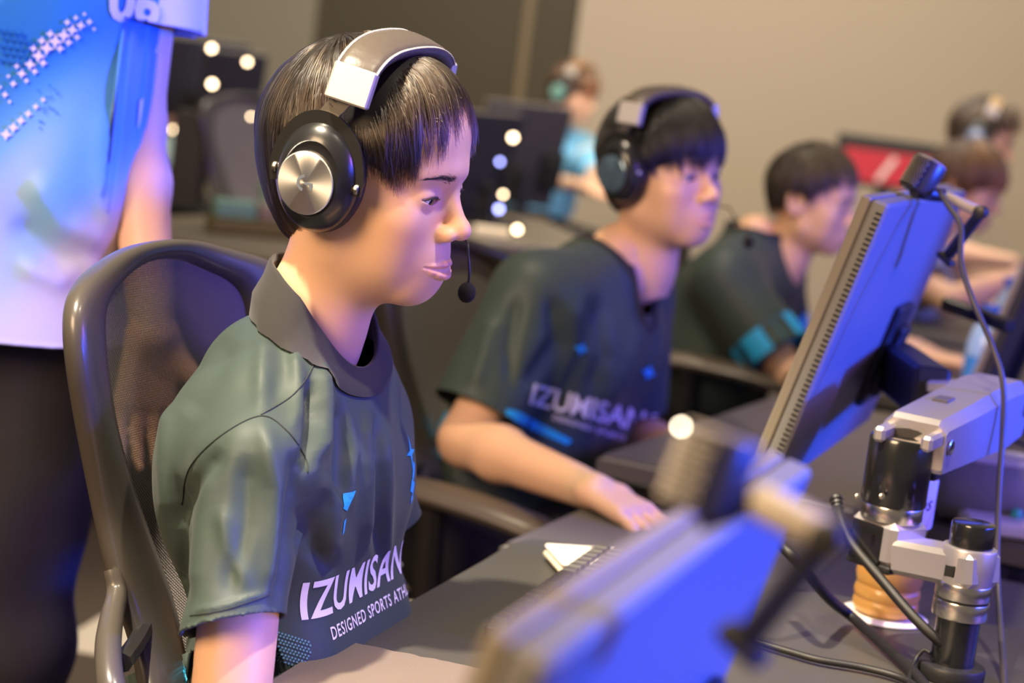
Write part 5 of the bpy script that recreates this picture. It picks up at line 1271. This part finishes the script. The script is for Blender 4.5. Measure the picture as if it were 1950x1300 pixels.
p5, j5, M5, R5 = person('far player with spiky brown hair and tan-banded headset at top right', J5, (c5, YAW(FWD), -10, 0, .95), (crop, .028, 1500, hair_mat('warm_brown_hair', (.05, .03, .018), .3), HB3, dict(radius=.0010, clump=120, lift=3, press=(.02, .5))), h=.014, top=WHITEJ, hem=.62, teekw=dict(h=.009), face=False)
headset(M5, R5, 'headset with tan band and blue-lit cup on the far player at top right', emblem=False, scale_hi=False, plain=True, disc=mat('pale_blue_disc', (.30, .40, .62), .3, metal=.4), mic=None, leather=mat('tan_leather', (.42, .28, .13), .5))
# far centre, at the back desk
dg = np.array([.62, -.785, 0]); c6 = at(1088, 176, 7.7); J6 = sit_at(c6, dg, elbow_r=at(1012, 340, 7.25), wrist_r=at(1100, 352, 7.1), elbow_l=at(1138, 335, 7.5), wrist_l=at(1120, 350, 7.2)); J6['hands'] = dict(r=(dg, -UPV, .4, .95), l=(dg, -UPV, .4, .95))
p6, j6, M6, R6 = person('far player in sky blue jersey with auburn hair, arms on the back desk', J6, (c6, -118, -12, 0, .98), (bowl, .021, 1500, BROWNH, HB2, dict(radius=.0011, clump=150, press=(.018, .55))), h=.014, top=BLUEJ, hem=.62, teekw=dict(h=.009, trim=mat('white_sleeve', (.85, .82, .76), .6)), face=False)
headset(M6, R6, 'mint green headset on the far player in sky blue', emblem=False, scale_hi=False, plain=True, disc=mat('mint_disc', (.22, .45, .36), .4), mic=None, leather=mat('auburn_band', (.30, .16, .07), .5))
# far left, half hidden by the standing person
dl = np.array([.45, -.89, 0]); c7 = at(322, 168, 7.2); J7 = sit_at(c7, dl); p7, *_ = person('seated person at far left, orange-lit hair, half hidden behind the standing person', J7, (c7, -150, -10, 0, .95), (bowl, .02, 1200, BROWNH, HB2, dict(radius=.001, clump=120)), h=.014, top=mat('mint_jersey', (.35, .48, .42), .6), hem=.62, teekw=dict(h=.009), face=False)

# standing person at the left
SLEEVE_X = .058
def star_jersey():
    m = bpy.data.materials.new('blue_white_jersey'); m.use_nodes = True; nt = m.node_tree; b = nt.nodes['Principled BSDF']; b.inputs['Roughness'].default_value = .55; b.inputs['Sheen Weight'].default_value = .2
    tc = nt.nodes.new('ShaderNodeTexCoord'); sx = nt.nodes.new('ShaderNodeSeparateXYZ'); nt.links.new(tc.outputs['Object'], sx.inputs[0])
    def mth(op, a, b_):
        n = nt.nodes.new('ShaderNodeMath'); n.operation = op
        for i, v in enumerate((a, b_)):
            if isinstance(v, (int, float)): n.inputs[i].default_value = v
            else: nt.links.new(v, n.inputs[i])
        return n.outputs[0]
    x, z = sx.outputs[0], sx.outputs[2]
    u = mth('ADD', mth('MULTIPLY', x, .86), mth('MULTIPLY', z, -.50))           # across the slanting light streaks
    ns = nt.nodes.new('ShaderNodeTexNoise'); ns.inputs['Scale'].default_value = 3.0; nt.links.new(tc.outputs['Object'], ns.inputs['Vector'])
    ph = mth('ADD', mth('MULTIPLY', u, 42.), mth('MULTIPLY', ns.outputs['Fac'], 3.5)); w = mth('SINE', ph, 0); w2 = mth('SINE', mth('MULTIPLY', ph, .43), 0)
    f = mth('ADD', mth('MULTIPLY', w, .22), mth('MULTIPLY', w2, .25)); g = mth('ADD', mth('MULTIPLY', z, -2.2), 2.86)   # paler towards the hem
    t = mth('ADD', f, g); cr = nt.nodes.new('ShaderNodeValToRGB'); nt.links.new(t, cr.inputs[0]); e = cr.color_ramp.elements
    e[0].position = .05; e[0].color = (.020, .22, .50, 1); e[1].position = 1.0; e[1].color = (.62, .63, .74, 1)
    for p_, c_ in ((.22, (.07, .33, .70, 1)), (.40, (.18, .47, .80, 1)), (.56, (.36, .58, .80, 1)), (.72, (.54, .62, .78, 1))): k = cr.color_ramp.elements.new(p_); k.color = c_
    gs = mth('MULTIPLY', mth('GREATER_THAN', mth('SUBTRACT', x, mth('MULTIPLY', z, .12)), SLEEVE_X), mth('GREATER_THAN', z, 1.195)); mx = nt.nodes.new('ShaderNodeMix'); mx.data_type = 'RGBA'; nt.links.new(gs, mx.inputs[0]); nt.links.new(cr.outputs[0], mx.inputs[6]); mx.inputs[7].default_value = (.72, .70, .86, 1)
    nt.links.new(mx.outputs[2], b.inputs['Base Color']); return m
def standing():
    a = at(-42, 60, 2.26); o = np.array([a[0], a[1], 0]); yf = np.array([.24, -.97, 0]); yf /= np.linalg.norm(yf); xr = np.cross(yf, UPV); f = lambda x, y, z: o+xr*x+yf*y+UPV*z
    J = dict(hip_r=f(.10, 0, .93), hip_l=f(-.10, 0, .93), waist=f(0, 0, 1.06), chest=f(0, .01, 1.25), sh_r=f(.185, -.01, 1.40), sh_l=f(-.185, -.01, 1.40), neck=f(0, 0, 1.50), elbow_r=f(.26, .0, 1.13), wrist_r=f(.24, .12, .92), elbow_l=at(256, 235, 2.30), wrist_l=at(292, 640, 2.22),
             knee_r=f(.11, .02, .50), knee_l=f(-.11, .02, .50), ankle_r=f(.11, -.02, .09), ankle_l=f(-.11, -.02, .09), toe_r=f(.12, .12, .045), toe_l=f(-.12, .12, .045))
    J['hands'] = dict(l=(-UPV, -xr*.2+yf, .5, 1.0), r=(-UPV+yf*.2, xr, .5, 1.0)); J['r'] = dict(chest=.07, waist=.065, hip=.075, elbow=.033, arm=.037, wrist=.026)
    p, j, M, Rm = person('standing person in blue and white jersey with star print, head out of frame', J, (f(0, .03, 1.655), YAW(yf), 0, 0, 1.0), (bowl, .02, 600, BLACKH, HAIRB, dict(radius=.001, clump=100)), h=.010, hand_h=.005, top=star_jersey(), hem=.862, trousers=False, teekw=dict(h=.006, slv=.62, amp=.010, seed=2, rr=dict(yoke=.078, chest=.125, waist=.122, slv0=.066, slv1=.074), folds=[([(60, 330), (120, 420), (210, 470)], 26, .010), ([(20, 420), (90, 480), (180, 540)], 26, -.010), ([(30, 500), (110, 530), (200, 500)], 22, .008), ([(200, 200), (190, 340), (215, 460)], 20, .008)]), base=f(0, 0, 0), face=False)
    s = SDF()
    s.cone(f(.10, 0, .90), f(-.10, 0, .90), .092, k=.05)
    for q in (1, -1): s.cone(f(q*.092, 0, .84), f(q*.088, .02, .48), .092, .076, k=.03); s.cone(f(q*.088, .02, .48), f(q*.088, -.01, .04), .076, .068, k=.03)
    P = np.array([f(.3, .2, 0), f(-.3, -.2, 0)]); V, Q = s.mesh(np.minimum(*P)-(0.05, .05, 0), np.maximum(*P)+(.05, .05, 1.0), .009); V = drape(V, vnormals(V, Q), 8, .014, (1, 1, 1.2)); V, Q = clip(V, Q, (0, 0, .93), (0, 0, 1)); V, Q = clip(V, Q, (0, 0, .05), (0, 0, -1)); V, Q = compact(V, Q)
    tr = mk('trousers', V, Q, mat('navy_black_trousers', (.016, .014, .020), .75, bump=('noise', 300, .3, .001)), p)
    for q in (1, -1):
        mb = MB(); mb.box(f(q*.12, .06, .045), xr, yf, UPV, .045, .13, .04, .03); mb.build('shoe', STEELB, p)
    bv = bvh_of(j); rng = np.random.default_rng(11)
    big = []; small = []; dark = []
    for i in range(11):
        t = i/10; cx = 168-158*t; cy = 40+62*t+78*t*t
        for k, off in enumerate((-17, 0, 16)):
            if (i+k) % 4 == 3 and k != 1: continue
            r = (6.0+6.0*math.sin(math.pi*min(1, t*1.1)))*(1.2 if k == 1 else .75); big.append(star4(cx+off*.55, cy+off*.85, r, .42, .1))
    for i in range(6):
        t = i/5; r = 6+6*t; big.append(star4(82-70*t, 190+66*t*1.0, r, .42, .1)); small.append(star4(112-70*t, 200+45*t, 3+2.2*(i % 3 == 0), .42, .1))
    cam_patch('star_print', big, mat('white_star_print', (.88, .80, .78), .5), bv, j, .0035, stuff=True, lim=9)
    for i in range(6):
        for k in range(5):
            x = 2+i*13+(k % 2)*6; y = 58+k*14+i*2
            if x < 66-(k-2)**2*3: dark.append(star4(x, y, 8.5, .34))
    for i in range(16): dark.append(star4(70+rng.uniform(0, 40), 160+rng.uniform(0, 90), 3.4, .42))
    cam_patch('star_print', dark, mat('blue_star_print', (.01, .14, .42), .5), bv, j, .0035, stuff=True, lim=9)
    cam_patch('side_stripe', [[(262, 190), (270, 186), (264, 226), (258, 246)]], PRINT_W, bv, j, .003)
    bm = text_mesh('06', 105, 4.0, .12); bmesh.ops.scale(bm, vec=(1, -1, 1), verts=bm.verts)
    for v in bm.verts: v.co = Vector((205+v.co.x*.92, 34+v.co.y+v.co.x*.12, 0))
    fine(bm, 9); V = []; ok = []
    for v in bm.verts:
        d = ray(v.co.x, v.co.y); h = bv.ray_cast(Vector(C0), Vector(d)); ok.append(h[0] is not None); V.append(np.array(h[0])-d*.0035 if h[0] is not None else C0+d)
    bm.verts.index_update(); F = [[v.index for v in q.verts] for q in bm.faces]; F = [q for q in F if all(ok[i] for i in q)]; bm.free()
    if F: islands(mk('jersey_number', V, F, PRINT_W, j, smooth=False), 'jersey_number')
    return p
standing()

# ------------------------------------------------------------------ the back rows
GLINTW = mat('warm_glint_glow', (.9, .7, .5), .4, emit=((1.0, .74, .45), 14)); GLINTV = mat('violet_glint_glow', (.4, .4, .9), .4, emit=((.35, .38, 1.0), 12))  # glow colours for added balls that stand in for blurred reflections
BACKD = mat('back_desk_top', (.150, .125, .090), .5); PANEL = mat('dark_panel', (.034, .029, .017), .7)
def back_desk(a, b, depth, label, z=.72, panel=True):
    """long desk whose front edge runs from a to b (points on the floor plan)"""
    a = np.array([a[0], a[1], 0]); b = np.array([b[0], b[1], 0]); d = (b-a)/np.linalg.norm(b-a); n = np.cross(UPV, d); n = n if n[1] > 0 else -n; Ln = np.linalg.norm(b-a); c = (a+b)/2+n*depth/2
    t = thing('desk', label, 'desk', tuple(c)); mb = MB(); mb.box(c+UPV*(z-.016), d, n, UPV, Ln/2, depth/2, .016, .005); mb.build('desktop', BACKD, t)
    if panel: mb = MB(); mb.box((a+b)/2+n*.06+UPV*(z-.04)/2, d, n, UPV, Ln/2-.03, .012, (z-.045)/2, .002); mb.build('front_panel', PANEL, t)
    for q in (-1, 1): mb = MB(); mb.box(c+d*q*(Ln/2-.03)+UPV*(z-.035)/2, d, n, UPV, .018, depth/2-.08, (z-.035)/2, .003); mb.build('leg', PANEL, t)
    return t
A_ = on(120, 415, .72); B_ = on(545, 497, .72)
back_desk(A_[:2], B_[:2], .60, 'long desk behind the chair, left, with a dark front panel')
C_ = on(880, 505, .72); D_ = on(1150, 500, .72)
back_desk(on(890, 456, .72)[:2], on(1190, 486, .72)[:2], 1.2, 'back desk below the far player in sky blue')
def glint_ball(p, r, par, m=None):  # glowing ball with a made-up backing, in place of a bright reflection
    t = par; d = (C0-p)/np.linalg.norm(C0-p); mb = MB(); mb.ball(p, r, 8); o = mb.build('added_glint', m or GLINTW, t); mb = MB(); mb.cyl(p-d*.016, p-d*r*.4, r*1.15, n=12); mb.build('glint_backing', STEELB, t if t.parent is None and t.type == 'EMPTY' else t); return t
def far_monitor(px, py, d, wd, ht, ax, fwd, label, m=None, pole=True):
    p = at(px, py, d); mo, c, dn, nb = monitor(p, ax, wd, ht, .18, label, vents=False, back=m or mat('violet_black_shell', (.045, .040, .050), .4), fwd=fwd)
    if pole:
        mb = MB(); q = c+nb*.045+dn*.06; mb.tube([np.array([q[0], q[1], .72]), np.array([q[0], q[1], q[2]])], .022, 10); mb.tube([q-nb*.035, q], .018, 8); mb.build('stand', STEELB, mo); mb = MB(); b = np.array([q[0], q[1], .72]); mb.cyl(b, b+UPV*.015, .10, n=20); mb.build('stand_foot', STEELB, mo)
    return mo
af = np.array([.93, .36, 0]); af /= np.linalg.norm(af); ff = np.array([.36, -.93, 0]); ff /= np.linalg.norm(ff)
fm1 = far_monitor(935, 192, 6.4, .34, .34, np.array([.80, .60, 0]), np.array([.6, -.8, 0]), 'dark far monitor beside the auburn-haired player, purple-lit')
fm2 = far_monitor(905, 215, 5.85, .30, .33, np.array([.5, .866, 0]), np.array([.866, -.5, 0]), 'dark far monitor right of the nearest player\'s forehead', mat('navy_black_shell', (.020, .020, .035), .4))
fm3 = far_monitor(300, 66, 6.3, .30, .26, af, ff, 'far black monitor at left, upper one beside the standing person\'s sleeve', mat('black_shell', (.022, .020, .018), .45))
fm4 = far_monitor(392, 92, 6.2, .20, .28, af, ff, 'far black monitor at left, above the tall chair back', mat('black_shell', (.022, .020, .018), .45))
nx = H1+ROW*1.640+FWD*.385; nx[2] = 1.15
monitor(hit(1982, 505, nx, ROW), ROW, .545, .325, TILT, 'dark monitor cut off by the right edge', back=mat('navy_black_shell', (.020, .020, .035), .4))
mb = MB(); a, b = at(1800, 577, 2.62), at(1925, 622, 2.55); d = (b-a)/np.linalg.norm(b-a); mb.box((a+b)/2, d, np.cross(d, UPV), UPV, np.linalg.norm(b-a)/2, .012, .0085, .003); bar = mb.build('support_bar', STEELB, None, label='flat black support bar reaching to the dark monitor at right edge', cat='support bar')
# far shelf bar, pale bar, cups and clutter
mb = MB(); a, b = at(318, 248, 6.05), at(420, 250, 6.0); d = (b-a)/np.linalg.norm(b-a); mb.box((a+b)/2, d, np.cross(d, UPV), UPV, np.linalg.norm(b-a)/2, .02, .014, .003); ebar = mb.build('equipment_bar', mat('olive_bar', (.10, .085, .055), .5), None, label='far horizontal bar between two added warm glow balls at left', cat='bar')
t = thing('equipment_stand', 'black equipment stand under the far bar at left', 'stand', tuple(on(352, 392, .72))); mb = MB(); q = on(352, 392, .72); mb.box(q+UPV*.13, np.array([1., 0, 0]), np.array([0, 1., 0]), UPV, .045, .04, .13, .006); mb.build('column', STEELB, t); mb = MB(); mb.box(q+UPV*.008, np.array([1., 0, 0]), np.array([0, 1., 0]), UPV, .10, .08, .008, .003); mb.build('foot', STEELB, t)
mb = MB(); a, b = on(903, 436, .735), on(970, 444, .735); mb.tube([a, b], .013, 10); lb = mb.build('pale_bar', mat('pale_glow_bar', (.75, .62, .40), .4, emit=((1, .78, .45), .35)), None, label='pale horizontal bar on the desk behind the nearest player\'s nose', cat='bar')  # pale bar with a faint glow put into its material
def cup(p, r, h, m, label, name='cup', cat='cup'):
    t = thing(name, label, cat, tuple(p)); mb = MB(); mb.lathe([(0, 0), (r*.78, 0), (r*.82, h*.02), (r, h*.97), (r*1.04, h), (r*.96, h), (r*.78, h*.06), (0, h*.06)], p, UPV, 20); mb.build('wall', m, t); return t
cup(on(507, 425, .722), .028, .11, mat('mint_plastic', (.22, .42, .34), .4), 'tall mint cup on the left back desk behind the headset cup')
t = thing('supply_tray', 'olive tray with mint box on the left back desk', 'tray', tuple(on(485, 440, .722))); q = on(480, 445, .722); X_ = np.array([.95, .3, 0]); X_ /= np.linalg.norm(X_); Y_ = np.cross(UPV, X_)
mb = MB(); mb.box(q+UPV*.018, X_, Y_, UPV, .11, .06, .018, .004); mb.build('tray', mat('olive_tray', (.13, .11, .03), .5), t)
mb = MB(); mb.box(q+UPV*.058-X_*.05, X_, Y_, UPV, .05, .04, .020, .004); mb.build('tray_insert', mat('mint_box', (.16, .32, .25), .5), t)
mb = MB(); mb.box(q+UPV*.058+X_*.05, X_, Y_, UPV, .045, .04, .020, .004); mb.build('tray_insert', mat('tan_box', (.25, .20, .15), .5), t)
# tall chair seen from behind at far left
dch = np.array([.80, -.60, 0]); office_chair(on(475, 560, 0)*np.array([1, 1, 0]) if False else np.array([at(470, 250, 5.5)[0], at(470, 250, 5.5)[1], 0]), np.cross(dch, UPV), dch, 'brown mesh chair back standing by the left back desk', detail=False, arms=())
tall = [o for o in bpy.data.objects if o.name.startswith('office_chair')][-1]
# blue-capped bottle on the third desk
def water(p, label):
    t = thing('water_bottle', label, 'bottle', tuple(p)); mb = MB(); mb.lathe([(0, 0), (.030, 0), (.032, .006), (.032, .13), (.026, .16), (.0145, .178), (.0145, .185), (0, .185)], p, UPV, 24); mb.build('bottle_wall', mat('pale_blue_plastic', (.45, .62, .90), .15, trans=.4), t)
    mb = MB(); mb.cyl(p+UPV*.183, p+UPV*.203, .0165, n=20, bev=.001); mb.build('cap', mat('bright_blue_cap', (.01, .06, .50), .4), t); mb = MB(); mb.cyl(p+UPV*.05, p+UPV*.115, .0325, n=24); mb.build('label', mat('blue_label', (.05, .22, .70), .5), t); return t
w = at(1922, 580, 4.0); w[2] = .72; water(w, 'blue-capped water bottle by the right edge')
w = at(1872, 690, 3.4); w[2] = .72; water(w, 'pale blue bottle standing behind the silver arm')
# red display on the far wall side
t = thing('display', 'low black display showing red picture behind the third player', 'display', tuple(at(1690, 300, 7.6))); c = at(1690, 312, 7.6); X_ = np.array([.97, -.22, -.0]); X_ /= np.linalg.norm(X_); Y_ = np.cross(UPV, X_)
mb = MB(); mb.box(c, X_, Y_, UPV, .20, .02, .095, .006); mb.build('casing', STEELB, t); mb = MB(); mb.box(c-Y_*.021-UPV*.015, X_, Y_, UPV, .165, .001, .060, 0); mb.build('screen', mat('red_screen', (.2, .01, .02), .4, emit=((.8, .03, .05), .45)), t, smooth=False)
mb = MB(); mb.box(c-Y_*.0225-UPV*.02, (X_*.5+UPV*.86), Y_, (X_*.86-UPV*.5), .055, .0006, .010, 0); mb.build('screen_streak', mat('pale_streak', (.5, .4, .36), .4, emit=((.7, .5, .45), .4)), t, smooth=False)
mb = MB(); b = c-UPV*.095; mb.box(np.array([b[0], b[1], (b[2])/2]), X_, Y_, UPV, .03, .03, b[2]/2, .004); mb.build('stand', STEELB, t); mb = MB(); mb.box(np.array([b[0], b[1], .015]), X_, Y_, UPV, .2, .15, .015, .004); mb.build('stand_foot', STEELB, t)
# smaller desk 4 for the row's end, white tower and cables under the arm
desk([(3.0, -.02), (4.2, -.02), (4.2, .8), (3.0, .8)], .72, 'desk at the far end of the row behind the monitor')

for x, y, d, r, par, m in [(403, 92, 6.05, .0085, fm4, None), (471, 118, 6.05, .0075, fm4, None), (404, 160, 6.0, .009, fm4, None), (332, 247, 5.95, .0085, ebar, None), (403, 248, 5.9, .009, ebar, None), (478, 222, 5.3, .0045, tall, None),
                           (977, 262, 5.75, .009, fm2, None), (958, 370, 5.75, .006, fm2, None), (985, 437, 5.6, .0085, lb, None), (950, 398, 5.75, .008, fm2, GLINTV), (952, 308, 5.75, .006, fm2, GLINTV)]:
    glint_ball(at(x, y, d), r, par, m)  # added glints, parented to the nearest equipment
wcap = [o for o in bpy.data.objects if o.name.startswith('water_bottle')]
mb = MB(); mb.tube([at(1297, 812, dF), at(1330, 880, dF+.004)], .0012, 6); mb.build('glint_stalk', STEELB, wc_near)
glint_ball(at(1297, 812, dF-.002), .0008, wc_near, mat('pale_glint_glow', (.9, .8, .6), .4, emit=((1, .85, .62), 40)))  # added glow on a made-up stalk, standing in for a blurred glint

# clutter on the second desk behind the silver arm
q = on(1868, 985, .722); X_ = ROW*.3+FWD*.95; X_ /= np.linalg.norm(X_); Y_ = np.cross(UPV, X_)
t = thing('equipment_box', 'grey rounded equipment box behind the silver arm, cables over it', 'box', tuple(q))
mb = MB(); mb.box(q+UPV*.040, X_, Y_, UPV, .085, .07, .040, .024); mb.build('casing', mat('mid_grey_case', (.16, .155, .16), .55), t, ang=50)
mb = MB(); mb.box(q+UPV*.081+X_*.02, X_, Y_, UPV, .05, .045, .004, .003); mb.build('lid', mat('pale_grey_lid', (.45, .42, .42), .5), t)
q2 = on(1915, 1015, .722); t = thing('card_reader', 'pale flat device with teal light at the right edge below the arm', 'device', tuple(q2)); mb = MB(); mb.box(q2+UPV*.012, X_, Y_, UPV, .06, .045, .010, .005); mb.build('casing', mat('pale_grey_lid', (.45, .42, .42), .5), t); mb = MB(); mb.ball(q2+UPV*.026+X_*.01, .008, 8); mb.build('teal_button', mat('teal_button', (.05, .40, .36), .4), t)
cable([on(1800, 985, .726), at(1815, 900, 2.72), at(1848, 872, 2.66), at(1880, 885, 2.6), on(1905, 960, .73)], .0045, 'dark cable arching over the grey equipment box')
cable([on(1835, 1000, .726), at(1850, 930, 2.7), at(1872, 852, 2.72), at(1905, 830, 2.8), at(1960, 850, 2.9)], .004, 'black cable running up behind the silver arm to the right edge')
P = [on(x, y, .002) for x, y in ((1865, 1130), (1960, 1120), (1975, 1200), (1870, 1205))]
slab('floor_marking', P, (0, 0, .002), mat('white_floor_tape', (.80, .74, .66), .6))
